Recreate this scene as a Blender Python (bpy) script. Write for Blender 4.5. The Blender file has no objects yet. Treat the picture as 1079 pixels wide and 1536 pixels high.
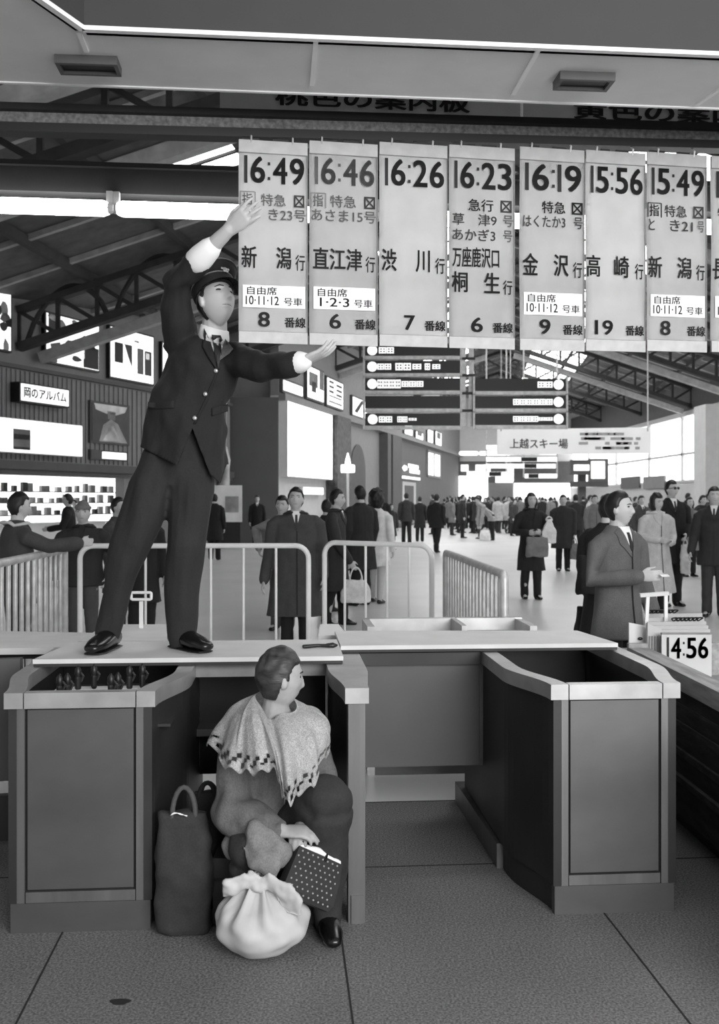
import bpy, bmesh, math, random
from mathutils import Vector, Matrix, noise
from mathutils.bvhtree import BVHTree
random.seed(7)
SC = bpy.context.scene
COL = SC.collection
# ------------------------------------------------------------ camera, sky, lights, exposure
K = 1536 * 35 / 36            # focal length in pixels of the 1079x1536 frame
EYE = 1.5                     # eye height in metres; the horizon lies at row 750
cam_d = bpy.data.cameras.new('camera'); cam = bpy.data.objects.new('camera', cam_d); COL.objects.link(cam)
cam.location = (0, 0, EYE); cam.rotation_euler = (math.pi / 2, 0, 0)
cam_d.sensor_fit = 'VERTICAL'; cam_d.sensor_height = 36; cam_d.lens = 35; cam_d.shift_y = -18 / 1536
cam_d.clip_start = .05; cam_d.clip_end = 400
cam_d.dof.use_dof = True; cam_d.dof.focus_distance = 4.1; cam_d.dof.aperture_fstop = 5.6
SC.camera = cam
SC.view_settings.view_transform = 'Standard'; SC.view_settings.look = 'None'
SC.view_settings.gamma = 1; SC.view_settings.exposure = 0.0; SC.view_settings.use_curve_mapping = False
SC.cycles.use_denoising = True
SC.cycles.max_bounces = 6; SC.cycles.diffuse_bounces = 3; SC.cycles.glossy_bounces = 3
wd = bpy.data.worlds.new('sky'); SC.world = wd; wd.use_nodes = True
wd.node_tree.nodes['Background'].inputs[0].default_value = (1, 1, 1, 1)
wd.node_tree.nodes['Background'].inputs[1].default_value = .5
def area(name, loc, target, sx, sy, power):
    l = bpy.data.lights.new(name, 'AREA'); l.shape = 'RECTANGLE'; l.size = sx; l.size_y = sy; l.energy = power
    o = bpy.data.objects.new(name, l); COL.objects.link(o); o.location = loc
    o.rotation_euler = (Vector(target) - Vector(loc)).to_track_quat('-Z', 'Y').to_euler()
    return o
area('front_fill', (3.4, -3.2, 3.0), (.3, 4, 1.4), 5, 3.0, 760)  # soft fill lamp added behind the camera to brighten the foreground
SKYLIGHT = 6.0; TUBE = 16.0; WINDOW = 2.4; SIGNLIGHT = 1.25; KIOSK = 2.2

# ------------------------------------------------------------ helpers
def Wp(px, py, d): return Vector(((px - 539.5) * d / K, d, EYE + (750 - py) * d / K))
def lin(g): g /= 255; return g / 12.92 if g <= .04045 else ((g + .055) / 1.055) ** 2.4
MATS = {}
def mat(name, g, rough=.6, metal=0, var=.12, scale=14, bump=0, emit=0, stretch=(1, 1, 1), spec=.5, fine=0, trans=0, fa=.4):
    """grey procedural material; g = albedo as a 0-255 sRGB grey"""
    if name in MATS: return MATS[name]
    m = bpy.data.materials.new(name); m.use_nodes = True; N = m.node_tree.nodes; L = m.node_tree.links
    b = N['Principled BSDF']; b.inputs['Roughness'].default_value = rough; b.inputs['Metallic'].default_value = metal
    b.inputs['Specular IOR Level'].default_value = spec
    tc = N.new('ShaderNodeTexCoord'); mp = N.new('ShaderNodeMapping'); mp.inputs['Scale'].default_value = stretch
    L.new(tc.outputs['Object'], mp.inputs[0])
    nz = N.new('ShaderNodeTexNoise'); nz.inputs['Scale'].default_value = scale; nz.inputs['Detail'].default_value = 6
    L.new(mp.outputs[0], nz.inputs[0])
    c = lin(g); r = N.new('ShaderNodeValToRGB'); r.color_ramp.elements[0].position = .3; r.color_ramp.elements[1].position = .7
    lo, hi = c * (1 - var), min(1, c * (1 + var))
    r.color_ramp.elements[0].color = (lo, lo, lo, 1); r.color_ramp.elements[1].color = (hi, hi, hi, 1)
    L.new(nz.outputs['Fac'], r.inputs[0]); col = r.outputs[0]; hgt = nz.outputs['Fac']
    if fine:
        n2 = N.new('ShaderNodeTexNoise'); n2.inputs['Scale'].default_value = fine; n2.inputs['Detail'].default_value = 2
        L.new(tc.outputs['Object'], n2.inputs[0]); hgt = n2.outputs['Fac']
        r2 = N.new('ShaderNodeValToRGB'); r2.color_ramp.elements[0].position = .35; r2.color_ramp.elements[1].position = .65
        r2.color_ramp.elements[0].color = (1 - fa,) * 3 + (1,); r2.color_ramp.elements[1].color = (1 + fa * .7,) * 3 + (1,)
        L.new(n2.outputs['Fac'], r2.inputs[0]); mx = N.new('ShaderNodeMix'); mx.data_type = 'RGBA'; mx.blend_type = 'MULTIPLY'
        mx.inputs[0].default_value = 1; L.new(col, mx.inputs[6]); L.new(r2.outputs[0], mx.inputs[7]); col = mx.outputs[2]
    L.new(col, b.inputs['Base Color'])
    if bump:
        bp = N.new('ShaderNodeBump'); bp.inputs['Strength'].default_value = bump; bp.inputs['Distance'].default_value = .01
        L.new(hgt, bp.inputs['Height']); L.new(bp.outputs[0], b.inputs['Normal'])
    if emit:
        L.new(col, b.inputs['Emission Color']); b.inputs['Emission Strength'].default_value = emit
    if trans:
        t = N.new('ShaderNodeBsdfTranslucent'); L.new(col, t.inputs[0]); ms = N.new('ShaderNodeMixShader'); ms.inputs[0].default_value = trans
        out = N['Material Output']; L.new(b.outputs[0], ms.inputs[1]); L.new(t.outputs[0], ms.inputs[2]); L.new(ms.outputs[0], out.inputs[0])
    MATS[name] = m
    return m
def box(bm, x0, x1, y0, y1, z0, z1, M=None):
    v = [bm.verts.new(Vector((x, y, z)) if M is None else M @ Vector((x, y, z))) for x in (x0, x1) for y in (y0, y1) for z in (z0, z1)]
    for f in ((0, 1, 3, 2), (4, 6, 7, 5), (0, 4, 5, 1), (2, 3, 7, 6), (0, 2, 6, 4), (1, 5, 7, 3)): bm.faces.new([v[i] for i in f])
    return bm
def prism(bm, poly, z0, z1, M=None):
    f = lambda p: p if M is None else M @ p
    a = [bm.verts.new(f(Vector((p[0], p[1], z0 if len(p) < 3 else p[2])))) for p in poly]
    b = [bm.verts.new(f(Vector((p[0], p[1], z1 if len(p) < 4 else p[3])))) for p in poly]
    n = len(a); bm.faces.new(a[::-1]); bm.faces.new(b)
    for i in range(n): bm.faces.new((a[i], a[(i + 1) % n], b[(i + 1) % n], b[i]))
    return bm
def slabpoly(bm, pts, off):
    """closed slab: polygon of 3D points pushed by the vector off"""
    off = Vector(off); a = [bm.verts.new(Vector(p)) for p in pts]; b = [bm.verts.new(Vector(p) + off) for p in pts]
    n = len(a); bm.faces.new(a[::-1]); bm.faces.new(b)
    for i in range(n): bm.faces.new((a[i], a[(i + 1) % n], b[(i + 1) % n], b[i]))
    return bm
def loft(bm, rings, cap=True):
    R = [[bm.verts.new(p) for p in r] for r in rings]; n = len(R[0])
    for a, b in zip(R, R[1:]):
        for i in range(n): bm.faces.new((a[i], a[(i + 1) % n], b[(i + 1) % n], b[i]))
    if cap: bm.faces.new(R[0][::-1]); bm.faces.new(R[-1])
    return bm
def tube(bm, pts, rads, seg=12, ref=None, round_ends=True):
    """lofted limb through pts; a radius is a float or (along ref, across)"""
    pts = [Vector(p) for p in pts]; n = len(pts)
    if not isinstance(rads, (list,)): rads = [rads] * n
    rr = [(r, r) if not isinstance(r, tuple) else r for r in rads]; rings = []; side = Vector(ref) if ref is not None else None
    for i, p in enumerate(pts):
        t = (pts[min(i + 1, n - 1)] - pts[max(i - 1, 0)]).normalized()
        if side is None: side = t.orthogonal()
        s = side - t * side.dot(t)
        s = s.normalized() if s.length > 1e-6 else t.orthogonal().normalized()
        if ref is None: side = s
        u = t.cross(s)
        ring = lambda c, f: [c + (s * math.cos(a) * rr[i][0] + u * math.sin(a) * rr[i][1]) * f for a in (2 * math.pi * k / seg for k in range(seg))]
        e = min(rr[i])
        if round_ends and i == 0: rings += [ring(p - t * e * .95, .3), ring(p - t * e * .7, .72)]
        rings.append(ring(p, 1))
        if round_ends and i == n - 1: rings += [ring(p + t * e * .7, .72), ring(p + t * e * .95, .3)]
    return loft(bm, rings)
def ellip(bm, c, r, R=None, u=20, v=14):
    c = Vector(c); R = R or Matrix.Identity(3); rings = []
    for j in range(1, v):
        a = math.pi * j / v
        rings.append([c + R @ Vector((r[0] * math.sin(a) * math.cos(b), r[1] * math.sin(a) * math.sin(b), -r[2] * math.cos(a))) for b in (2 * math.pi * k / u for k in range(u))])
    return loft(bm, rings)
def bar(bm, p, q, w, h, up=(0, 0, 1)):
    p, q = Vector(p), Vector(q); t = (q - p).normalized(); up = Vector(up)
    s = t.cross(up); s = s.normalized() if s.length > 1e-5 else Vector((1, 0, 0)); u = s.cross(t)
    return loft(bm, [[c + s * a * w / 2 + u * b * h / 2 for a, b in ((-1, -1), (1, -1), (1, 1), (-1, 1))] for c in (p, q)])
def finish(bm, M=None, bevel=0):
    if bevel:
        bmesh.ops.bevel(bm, geom=[e for e in bm.edges if len(e.link_faces) == 2 and e.calc_face_angle(0) > .6], offset=bevel, segments=2, affect='EDGES', clamp_overlap=True)
    if M is not None: bmesh.ops.transform(bm, matrix=M, verts=bm.verts)
    bmesh.ops.recalc_face_normals(bm, faces=bm.faces)
    return bm
def to_mesh(name, bm, m, smooth=False):
    me = bpy.data.meshes.new(name); bm.to_mesh(me); bm.free()
    if m: me.materials.append(m)
    if smooth:
        for p in me.polygons: p.use_smooth = True
    return me
def struct(name, bm, m, bevel=0, smooth=False):
    finish(bm, None, bevel); o = bpy.data.objects.new(name, to_mesh(name, bm, m, smooth)); COL.objects.link(o); o['kind'] = 'structure'
    return o
class Thing:
    """an Empty at the base of a thing; its parts are meshes given in world space (or local=True)"""
    def __init__(s, name, label, cat, loc=(0, 0, 0), rz=0, group=None, kind=None):
        s.o = bpy.data.objects.new(name, None); s.o.empty_display_size = .1; COL.objects.link(s.o)
        s.o.location = loc; s.o.rotation_euler = (0, 0, rz); s.o['label'] = label; s.o['category'] = cat
        if group: s.o['group'] = group
        if kind: s.o['kind'] = kind
        s.M = Matrix.Translation(Vector(loc)) @ Matrix.Rotation(rz, 4, 'Z')
    def part(s, name, bm, m, parent=None, bevel=0, smooth=False, local=False, label=None):
        if isinstance(bm, bpy.types.Mesh):
            me = bm; me.name = name
            if not local: me.transform(s.M.inverted())
        else:
            finish(bm, None, bevel)
            if not local: bmesh.ops.transform(bm, matrix=s.M.inverted(), verts=bm.verts)
            me = to_mesh(name, bm, m, smooth)
        o = bpy.data.objects.new(name, me); COL.objects.link(o); o.parent = parent or s.o
        if label: o['label'] = label
        return o
def copy_tree(o, parent=None):
    c = o.copy(); COL.objects.link(c)
    if parent is not None: c.parent = parent
    for ch in list(o.children): copy_tree(ch, c)
    return c
def single(name, bm, m, label, cat, group=None, bevel=0, smooth=False, origin=None):
    finish(bm, None, bevel)
    c = Vector(origin) if origin is not None else Vector((0, 0, 0))
    if origin is None:
        vs = [v.co for v in bm.verts]; c = Vector((sum(v.x for v in vs) / len(vs), sum(v.y for v in vs) / len(vs), min(v.z for v in vs)))
    bmesh.ops.transform(bm, matrix=Matrix.Translation(-c), verts=bm.verts)
    o = bpy.data.objects.new(name, to_mesh(name, bm, m, smooth)); COL.objects.link(o); o.location = c
    o['label'] = label; o['category'] = cat
    if group: o['group'] = group
    return o
NB = bmesh.new
def text_bm(s, w, h, bold=.015, thick=.001, M=None):
    """lettering stretched to a w x h box in the local x-z plane, facing -y, lower left at the origin; bold strokes by overlaid copies"""
    c = bpy.data.curves.new('lettering', 'FONT'); c.body = s; c.size = 1; c.resolution_u = 4
    o = bpy.data.objects.new('lettering', c); COL.objects.link(o)
    me = bpy.data.meshes.new_from_object(o.evaluated_get(bpy.context.evaluated_depsgraph_get()))
    bpy.data.objects.remove(o); bpy.data.curves.remove(c)
    bm = NB(); bm.from_mesh(me); bpy.data.meshes.remove(me)
    if not bm.verts: return bm
    x0, x1 = min(v.co.x for v in bm.verts) - bold, max(v.co.x for v in bm.verts) + bold; y0, y1 = min(v.co.y for v in bm.verts) - bold, max(v.co.y for v in bm.verts) + bold
    sx, sy = w / max(x1 - x0, 1e-4), h / max(y1 - y0, 1e-4)
    if bold:
        base = bm.verts[:] + bm.edges[:] + bm.faces[:]; sets = [bm.verts[:]]
        for k in range(3): sets.append([g for g in bmesh.ops.duplicate(bm, geom=base)['geom'] if isinstance(g, bmesh.types.BMVert)])
        for vs, (dx, dy) in zip(sets, ((-1, -.6), (1, -.6), (-1, .6), (1, .6))):
            for v in vs: v.co.x += dx * bold; v.co.y += dy * bold
    r = bmesh.ops.extrude_face_region(bm, geom=bm.faces[:]); ups = set(g for g in r['geom'] if isinstance(g, bmesh.types.BMVert))
    for v in bm.verts:
        v.co = Vector(((v.co.x - x0) * sx, -thick if v in ups else 0, (v.co.y - y0) * sy))
    if M is not None: bmesh.ops.transform(bm, matrix=M, verts=bm.verts)
    return bm
def digits_bm(s, w, h, bold=.01, thick=.001, M=None):
    """narrow sign-writer's figures: a 1 is a plain upright"""
    M = M or Matrix.Identity(4); bm = NB(); ws = [.26 if c == '1' else .2 if c == ':' else 1 for c in s]; gap = .16; tot = sum(ws) + gap * (len(s) - 1); x = 0
    for c, k in zip(s, ws):
        cw = w * k / tot; q = M @ Matrix.Translation((x, 0, 0)); st = w / tot * .19
        if c == '1': box(bm, 0, st * 1.15, -thick, 0, 0, h, q)
        elif c == ':':
            for zz in (.14, .68): box(bm, cw / 2 - st * .45, cw / 2 + st * .45, -thick, 0, h * zz, h * (zz + .11), q)
        else:
            b2 = text_bm(c, cw, h, bold, thick, q); me = bpy.data.meshes.new('d'); b2.to_mesh(me); b2.free(); bm.from_mesh(me); bpy.data.meshes.remove(me)
        x += cw + w * gap / tot
    return bm
# ------------------------------------------------------------ materials
m_floor = mat('terrazzo', 112, .55, 0, .06, 3, fine=130, spec=.3, fa=.55)
m_hallfloor = mat('pale polished concourse floor', 205, .32, 0, .08, .8)
m_seam = mat('floor seam', 30, .9)
m_steel = mat('brushed steel', 122, .42, .75, .16, 3, stretch=(6, 6, .6), bump=.03)
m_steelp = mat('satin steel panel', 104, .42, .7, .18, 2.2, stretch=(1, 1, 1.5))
m_steeld = mat('dark steel with side shade', 58, .5, .55, .2, 3)  # shade of the booth sides put into the grey; dark fittings share it
m_cap = mat('worn steel cap rail', 185, .38, .7, .15, 9)
m_gap = mat('black gap', 8, .8)
m_ledge = mat('pale counter laminate', 205, .5, 0, .07, 6)
m_ledge_edge = mat('dark board edge', 40, .6)
m_darkpanel = mat('dark green-grey panel', 82, .5, .2, .15, 2)
m_rail = mat('white enamel tube', 232, .3, 0, .05, 8)
m_galv = mat('galvanised tube', 188, .4, .3, .2, 12)
m_wood = mat('worn wood', 150, .65, 0, .3, 5, stretch=(1, 6, 8), bump=.2)
m_woodd = mat('dark rough boards', 34, .85, 0, .8, 6, stretch=(1, .6, 4), bump=.6)
m_wall = mat('painted corrugated wall', 125, .7, 0, .06, 4)
m_wallp = mat('pale wall', 185, .7, 0, .05, 4)
m_wallw = mat('white wall', 215, .7, 0, .04, 2)
m_walld = mat('dark wall', 78, .7, 0, .1, 3)
m_block = mat('grey booth wall', 92, .7, 0, .05, 2)
m_roof = mat('sooty roof boards', 82, .85, 0, .25, 3)
m_truss = mat('sooty iron', 46, .8, 0, .25, 4)
m_girder = mat('pale dusty girder', 150, .75, 0, .2, 4)
m_soffit = mat('painted soffit', 228, .7, 0, .05, 5)
m_fascia = mat('dark fascia board', 52, .7, 0, .06, 5)
m_trim = mat('white trim', 245, .5, 0, .02, 5)
m_beamw = mat('speckled rail web', 110, .8, 0, .45, 60)
m_black = mat('black enamel', 14, .45)
m_board = mat('black sign face', 9, .4)
m_ink = mat('black sign paint', 16, .7, 0, 0)
m_inkf = mat('faded sign paint', 128, .8, 0, .15, 40)
m_inkm = mat('worn sign paint', 82, .8, 0, .15, 40)
m_sheet = mat('canvas sign sheet', 215, .8, 0, .07, 6, trans=.22)
m_sheet2 = mat('greyer canvas sign sheet', 205, .8, 0, .08, 6, trans=.22)
m_strip = mat('sheet hem', 186, .8, 0, .1, 20)
m_sticker = mat('white sticker', 250, .7, 0, .02)
m_white = mat('glowing white lettering', 250, .6, 0, 0, emit=.9)  # glow added to lift the dim white of the sign lettering
m_light = mat('lit sign face', 255, .5, 0, 0, emit=SIGNLIGHT)
m_glow = mat('fluorescent glow', 255, .5, 0, 0, emit=TUBE)
m_sky = mat('bright skylight glass', 255, .4, 0, 0, emit=SKYLIGHT)
m_win = mat('bright window glass', 255, .4, 0, 0, emit=WINDOW)
m_kiosk = mat('glowing kiosk lining', 255, .6, 0, 0, emit=KIOSK)  # wall lining glows itself, standing in for the kiosk's lamps
# ============================================================ STRUCTURE
TH = .077
RB = Matrix.Rotation(TH, 4, 'Z')                    # the ticket gates stand turned by this angle
def G(u, v, z=0): return RB @ Vector((u, v, z))
bm = NB(); prism(bm, [G(-9, -3)[:2], G(9, -3)[:2], G(9, 4.92)[:2], G(-9, 4.92)[:2]], -.12, 0); struct('floor', bm, m_floor)
bm = NB(); prism(bm, [tuple(G(-9, 4.92)[:2]), tuple(G(9, 4.92)[:2]), (24, 8), (24, 82), (-30, 82), (-30, 8)], -.12, 0); struct('floor_concourse', bm, m_hallfloor)
bm = NB()
US = (-2.68, -1.72, -.76, .205, 1.165, 2.125, 3.08); VS = (2.08, 3.04, 3.96)
US = tuple(-.762 + .963 * i for i in range(-4, 6))
for u in US: box(bm, u - .003, u + .003, -2, 4.92, -.001, .0015, RB)
for v in (2.055, 4.05, 4.92, 1.1): box(bm, -9, 9, v - .003, v + .003, -.001, .0016, RB)
struct('floor_trim_1', bm, m_seam)
def stain(px, py, a, b):
    d = K * EYE / (py - 750); c = Wp(px, py, d); return [(c.x + a * math.cos(t) * (1 + .2 * math.sin(3 * t)), c.y + b * math.sin(t)) for t in (2 * math.pi * i / 20 for i in range(20))]
bm = NB(); prism(bm, stain(180, 1503, .03, .018), -.001, .0017); o = struct('floor_trim_2', bm, m_seam)
# ---- walls of the concourse
def wa(px):  # wall along the kiosks, as a plan line
    d = 24 * 1150 / (1150 - px); return d
class Wall:
    def __init__(s, p, q):
        s.p = Vector((p[0], p[1])); s.q = Vector((q[0], q[1])); s.t = (s.q - s.p).normalized(); s.n = Vector((s.t.y, -s.t.x))   # n points into the hall
    def hit(s, px):
        a = (px - 539.5) / K   # x = a*y
        k = (a * s.p.y - s.p.x) / (s.t.x - a * s.t.y); return s.p + s.t * k
    def rect(s, px0, px1, yt, yb, off=0):
        """x-z corners of a sign on the wall: plan ends and heights, rows measured at its near end"""
        a, b = s.hit(px0), s.hit(px1); zt = EYE + (750 - yt) * a.y / K; zb = EYE + (750 - yb) * a.y / K
        return a, b, zb, zt
    def panel(s, bm, a, b, z0, z1, o0, o1):
        slabpoly(bm, [(*(a + s.n * o0), z0), (*(b + s.n * o0), z0), (*(b + s.n * o0), z1), (*(a + s.n * o0), z1)], (*(s.n * (o1 - o0)), 0)); return bm
def P2(px, d): return ((px - 539.5) * d / K, d)
A0, A1 = P2(0, 24), P2(345, 24 * 1150 / 805)
WA = Wall(A0, A1); WB = Wall(P2(418, 34.5), P2(690, 80))
ka, kb = WA.hit(-60), WA.hit(186)                      # the kiosk front
bm = NB(); WA.panel(bm, WA.hit(-250), WA.hit(345), 2.12, 8.2, 0, -.3); struct('wall_left', bm, m_wall)
bm = NB(); WA.panel(bm, kb, WA.hit(345), 0, 2.12, 0, -.3); struct('wall_left.001', bm, m_wall)
bm = NB()
for (y0, y1, o1) in ((543, 549, .12), (690, 703, .18), (703, 709, .1)):
    a, b, z0, z1 = WA.rect(0, 300, y0, y1); WA.panel(bm, WA.hit(-250), WA.hit(345), z1, z0, 0, o1) if z1 < z0 else WA.panel(bm, WA.hit(-250), WA.hit(345), z0, z1, 0, o1)
struct('trim_1', bm, m_walld)  # kiosk bands carry the fascia ledge's shadow line in their dark colour
bm = NB()
for px in range(-40, 345, 7):                          # ribs of the corrugated cladding
    a = WA.hit(px); b = WA.hit(px + 1.6); WA.panel(bm, a, b, 2.5, 4.7, 0, .03)
struct('trim_2', bm, m_wall)
bm = NB(); kr = 2.4; kc = WA.hit(335)                                    # kiosk recess: back wall, side walls, ceiling
WA.panel(bm, ka, kc, 0, 2.3, -kr, -kr - .1); struct('wall_back', bm, m_kiosk)
bm = NB(); slabpoly(bm, [(*(kc - WA.n * .3), 0), (*(kc - WA.n * kr), 0), (*(kc - WA.n * kr), 2.3), (*(kc - WA.n * .3), 2.3)], (*(WA.t * .1), 0)); struct('wall_right', bm, m_wallw)
bm = NB(); WA.panel(bm, ka, kc, 2.3, 2.36, -kr, -.3); struct('ceiling_kiosk', bm, m_wallw)
# grey block between the two walls
bm = NB(); zt = EYE + (750 - 596) * 34.5 / K
slabpoly(bm, [(*P2(345, 34.5), 0), (*P2(418, 34.5), 0), (*P2(418, 34.5), zt), (*P2(345, 34.5), zt)], (-1.0, 4, 0)); struct('wall_pier', bm, m_block)
bm = NB(); slabpoly(bm, [(*P2(330, 34.9), zt), (*P2(420, 34.9), zt), (*P2(420, 34.9), 8.2), (*P2(330, 34.9), 8.2)], (-1, 3, 0)); struct('wall_pier.001', bm, m_wall)
# second wall: white near zone, darker far zone
bm = NB(); WB.panel(bm, WB.p, WB.hit(490), 0, 5.13, 0, -.3); struct('wall_left.002', bm, m_wallp)
bm = NB(); WB.panel(bm, WB.hit(490), WB.hit(575), 0, 5.13, 0, -.3); struct('wall_left.003', bm, m_wall)
bm = NB(); WB.panel(bm, WB.hit(575), WB.q, 0, 5.13, 0, -.3); struct('wall_left.004', bm, m_block)
bm = NB(); WB.panel(bm, WB.p, WB.q, 5.13, 9.6, 0, -.3); struct('wall_left.005', bm, m_wall)
bm = NB(); WB.panel(bm, WB.p, WB.q, 4.95, 5.2, 0, .25); struct('trim_3', bm, m_wall)
a, b = WB.hit(489), WB.hit(510); bm = NB(); WB.panel(bm, a, b, 0, 4.95, 0, .5); struct('pillar_patterned', bm, mat('dark patterned tile', 70, .6, 0, .6, 6))
bm = NB()
for p0, p1 in ((569, 574), (577, 591)):
    WB.panel(bm, WB.hit(p0), WB.hit(p1), 0, 4.9, 0, .45)
struct('pillar_pair', bm, m_walld)
# arched niche
a = WB.hit(525); b = WB.hit(547); bm = NB(); w = (b - a).length; zt = EYE + (750 - 664) * a.y / K; r = w / 2
pts = [(*(a + WB.n * .02), 0)] + [(*(a + WB.t * (r - r * math.cos(t)) + WB.n * .02), zt - r * .9 + r * .9 * math.sin(t)) for t in (math.pi * i / 14 for i in range(15))] + [(*(b + WB.n * .02), 0)]
slabpoly(bm, pts, (*(WB.n * .03), 0)); struct('door_1', bm, m_walld)
for i, (p0, p1, yt, yb, mm) in enumerate(((603, 623, 722, 772, m_wallp), (606, 619, 728, 770, m_walld))):
    a, b, z0, z1 = WB.rect(p0, p1, yt, yb); bm = NB(); WB.panel(bm, a, b, 0, z1, 0, .05 + .03 * i); struct('door_%d' % (i + 2), bm, mm)
a, b, z0, z1 = WB.rect(640, 659, 678, 712); bm = NB(); WB.panel(bm, a, b, z0, z1, 0, .06); struct('window_1', bm, m_win)
bm = NB()
for t in (0, .5, 1): c = a.lerp(b, t); WB.panel(bm, c - WB.t * .12, c + WB.t * .12, z0, z1, 0, .12)
WB.panel(bm, a, b, z1, z1 + .15, 0, .12); WB.panel(bm, a, b, z0 - .15, z0, 0, .12); struct('trim_4', bm, m_wall)
# far end wall and what is set into it
YE = 80
def endbox(px0, px1, y0, y1, d0, d1, m, name, kind=True):
    p, q = Wp(px0, y1, d0), Wp(px1, y0, d0); bm = NB(); box(bm, p.x, q.x, d0, d1, max(0, p.z), q.z)
    return struct(name, bm, m)
endbox(560, 1000, 400, 840, YE, YE + .3, m_wallw, 'wall_far')
endbox(664, 900, 692, 724, YE - .5, YE, m_walld, 'trim_5')
endbox(664, 732, 714, 752, YE - .6, YE - .5, m_win, 'window_2')
endbox(772, 856, 725, 748, YE - .6, YE - .5, m_win, 'window_3')
endbox(733, 770, 724, 790, YE - .5, YE, m_wall, 'wall_far.001')
# right wall: long bright windows above a solid wall
XR = 17.0
def rbox(y0, y1, z0, z1, x0, x1, m, name): bm = NB(); box(bm, x0, x1, y0, y1, z0, z1); return struct(name, bm, m)
rbox(8, 82, 0, 2.5, XR, XR + .3, m_wallp, 'wall_right.001'); rbox(8, 82, 5.95, 8.0, XR, XR + .3, m_walld, 'wall_right.002')
rbox(8, 82, 2.5, 5.95, XR + .15, XR + .2, m_win, 'window_4')
bm = NB()
for y in (20, 27.5, 35, 42, 52.5, 58.5, 66, 74): box(bm, XR, XR + .12, y - .12, y + .12, 2.5, 5.95)
box(bm, XR, XR + .12, 8, 82, 3.85, 3.97); box(bm, XR - .1, XR + .15, 8, 82, 5.85, 6.1); box(bm, XR - .05, XR + .15, 8, 82, 2.42, 2.54); struct('trim_6', bm, m_galv)
p = Wp(1059, 690, 34); bm = NB(); box(bm, p.x, p.x + 1.2, 34, 35.2, 0, EYE + (750 - 606) * 34 / K); struct('pillar_right', bm, m_wallp)
# ---- roof: two slopes on a ridge that follows the hall axis
SL = .335
def rx(d): return 4.2 + .122 * (d - 24.6)
def zch(x, d): return 9.5 - SL * abs(x - rx(d))
def zroof(x, d): return 10.7 - SL * abs(x - rx(d))
for nm, sgn in (('ceiling_left', -1), ('ceiling_right', 1)):
    bm = NB(); pts = []
    for d in (3.0, 82):
        for k in ((0, 20) if d < 10 else (20, 0)): x = rx(d) + sgn * k; pts.append((x, d, zroof(x, d)))
    slabpoly(bm, pts, (0, 0, .15)); struct(nm, bm, m_roof)
bm = NB()
for sgn in (-1, 1):                                    # purlins under the boards
    for k in (1.2, 3.6, 6, 8.4, 10.8, 13.2, 15.6):
        bar(bm, (rx(3) + sgn * k, 3, zroof(rx(3) + sgn * k, 3) - .12), (rx(82) + sgn * k, 82, zroof(rx(82) + sgn * k, 82) - .12), .16, .22)
struct('beam_purlins', bm, m_truss)
bm = NB()
d = 4.2
while d < 80:                                          # rafters
    for sgn in (-1, 1):
        bar(bm, (rx(d), d, zroof(rx(d), d) - .07), (rx(d) + sgn * 19, d, zroof(rx(d) + sgn * 19, d) - .07), .14, .12)
    d += 2.1
struct('beam_rafters', bm, m_girder)
# skylights: strips of glass let into both slopes, the daylight of the concourse
def skylight(sgn, k0, k1, d0, d1, label):
    q = [(rx(d) + sgn * k, d, zroof(rx(d) + sgn * k, d) - .2) for d, k in ((d0, k0), (d1, k0), (d1, k1), (d0, k1))]
    global nsky
    bm = NB(); slabpoly(bm, q, (0, 0, .05)); struct('window_%d' % nsky, bm, m_sky)
    bm = NB()
    for a, b in zip(q, q[1:] + q[:1]): bar(bm, a, b, .12, .12)
    n = max(2, int((d1 - d0) / 1.6))
    for i in range(1, n):
        f = i / n; bar(bm, Vector(q[0]).lerp(Vector(q[1]), f), Vector(q[3]).lerp(Vector(q[2]), f), .1, .1)
    struct('trim_%d' % (nsky + 20), bm, m_truss); nsky += 1
nsky = 10
skylight(-1, 5.2, 7.6, 19.0, 20.6, 'slanted bright skylight high on the left roof slope, above the tube lamps')
for d0, d1 in ((8, 14), (15, 21), (22, 29)): skylight(1, 1.6, 4.4, d0, d1, '')  # extra strips added to brighten the near hall, unseen behind the sheets
for i, (d0, d1) in enumerate(((30, 40), (41, 50.5), (51.5, 60), (61, 72))):
    skylight(1, 1.6, 4.4, d0, d1, ('nearest', 'second nearest', 'third nearest', 'farthest')[i] + ' of the bright skylights in a row on the right roof slope')
    skylight(-1, 1.6, 4.4, d0, d1, ('nearest', 'second nearest', 'third nearest', 'farthest')[i] + ' of the bright skylights in a row beside the ridge, left slope')
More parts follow.
